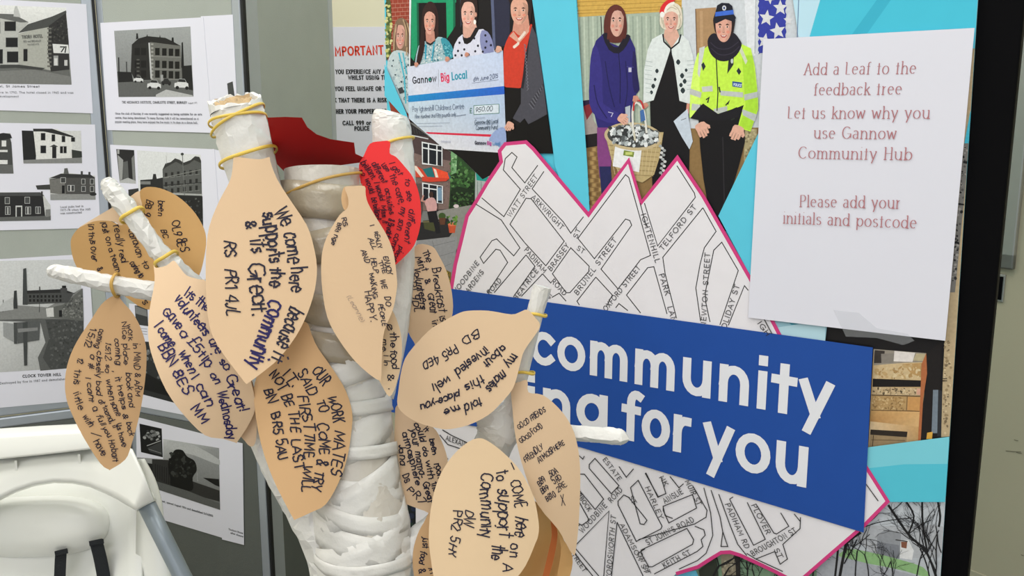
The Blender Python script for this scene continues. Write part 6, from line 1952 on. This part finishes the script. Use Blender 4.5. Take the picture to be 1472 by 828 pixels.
# moulded ribs in the recess under the rim
for x in (22, 113):
    q = [(x - 1.5, 664 - x * .1, 1.262), (x + 2.5, 664 - x * .1, 1.262), (x + 5, 696 - x * .13, 1.268), (x + 1, 697 - x * .13, 1.268)]
    mb = MB()
    mb.quadbox([PT(*p) for p in q], [PT(p[0], p[1], p[2] + .02) for p in q])
    mb.build('moulded_rib', M['plastic'], chair, .001)
outer_ = crom([(206, 660), (221, 688), (231, 722), (234, 752), (239, 795), (249, 850), (256, 920)], 4, False)
rows = []
for f in (0, .3, .6, .85, 1):
    rows.append([(199 - (p.y - 660) * .02 + (p.x - 199 + (p.y - 660) * .02) * f, p.y, 1.325 - .02 * math.sin(f * 2.4)) for p in outer_])
rows.append([(p.x + .5, p.y, 1.345) for p in outer_])
sweep(rows, 'side_flange', solid=.003)
# backrest shell seen in the arch, with its convex cushion bulge
rows = []
for k in range(10):
    y = 660 + k * 60
    rows.append([(x, y + 6 * math.sin(x * .01), 1.40 - .012 * k * (1 if k > 2 else .6) - .000003 * (x - 60) ** 2) for x in [-200 + 20.2 * q for q in range(21)]])
sweep(rows, 'back_shell', solid=.004)
mb = MB()
vs, fs = [], []
nu, nv = 36, 16
for j in range(nv + 1):
    ph = -math.pi / 2 + math.pi * j / nv
    for i in range(nu):
        th = 2 * math.pi * i / nu
        sg = lambda v, p: math.copysign(abs(v) ** p, v)
        x = 48 + 112 * sg(math.cos(th), .72) * sg(math.cos(ph), .6)
        y = 757 - 4 * (x - 48) / 100 + 44 * sg(math.sin(th), .8) * sg(math.cos(ph), .6)
        vs.append(PT(x, y, 1.375 - .06 * math.sin(ph) * -1 if False else 1.375 + .062 * math.sin(ph)))
for j in range(nv):
    for i in range(nu):
        fs.append((j * nu + i, j * nu + (i + 1) % nu, (j + 1) * nu + (i + 1) % nu, (j + 1) * nu + i))
mb.add(vs, fs, True)
mb.build('backrest_bulge', M['plastic'], chair)
# straps through their slots
for pts, w_ in (([(88, 790), (87, 805), (86, 830), (84, 880), (80, 940)], 8.5), ([(137, 776), (141, 790), (146, 812), (150, 840), (152, 900)], 9.5)):
    c_ = crom(pts, 5, False)
    fr_, bk_ = [], []
    mb = MB()
    vs = []
    for p in c_:
        t_ = 1.325 + .0001 * (p.y - 780)
        vs += [PT(p.x - w_, p.y + 2, t_), PT(p.x + w_, p.y - 2, t_), PT(p.x + w_, p.y - 2, t_ + .004), PT(p.x - w_, p.y + 2, t_ + .004)]
    fs = []
    for i in range(len(c_) - 1):
        for q in range(4):
            fs.append((i * 4 + q, i * 4 + (q + 1) % 4, i * 4 + 4 + (q + 1) % 4, i * 4 + 4 + q))
    fs.append((0, 1, 2, 3))
    mb.add(vs, fs)
    st = mb.build('strap', M['strap'], chair)
    p = c_[2]
    q = [(p.x - w_ - 1, p.y - 2, 1.322), (p.x + w_ + 1, p.y - 6, 1.322), (p.x + w_ + 2, p.y + 1, 1.322), (p.x - w_, p.y + 5, 1.322)]
    mb = MB()
    mb.quadbox([PT(*k) for k in q], [PT(k[0], k[1], k[2] + .006) for k in q])
    mb.build('slot_loop', M['strap'], st, .0008)
# seat, then the four splayed legs down to the floor
sb = PT(50, 900, 1.36)
seat = box('seat', sb.x - .17, sb.x + .15, sb.y - .02, sb.y + .26, 0.50, 0.56, M['plastic'], chair, .02)
ctr = PT(40, 720, 1.42)
lt = PT(211, 726, 1.272)
d_ = (PT(262, 828, 1.262) - lt)
k_ = lt.z / -d_.z
legs = [(lt - d_ * .12, lt + d_ * k_)]
ml = PT(-120, 760, 1.272)
md_ = Vector((-d_.x, d_.y, d_.z))
legs.append((ml - md_ * .1, ml + md_ * (ml.z / -md_.z)))
for a0, b0 in list(legs):
    sx_ = -1 if a0.x > ctr.x else 1
    legs.append((Vector((a0.x + sx_ * .12, a0.y + .22, a0.z - .25)), Vector((b0.x + sx_ * .22, b0.y + .34, 0))))
for a0, b0 in legs:
    n_ = 14
    cs = [a0.lerp(b0, k / n_) for k in range(n_ + 1)]
    cs[-1].z = max(cs[-1].z, 0.001)
    lg = tube_mesh(cs, [.0125 - .002 * k / n_ for k in range(n_ + 1)], 20).build('leg', M['greyleg'], chair)
    tube_mesh([a0 + (b0 - a0).normalized() * .0, a0 + (b0 - a0).normalized() * .014], [.0145, .0142], 18).build('leg_socket', M['plastic'], lg)
    tube_mesh([cs[-2].lerp(cs[-1], .6), cs[-1] + Vector((0, 0, .002))], [.015, .016], 16).build('rubber_foot', M['strap'], lg)
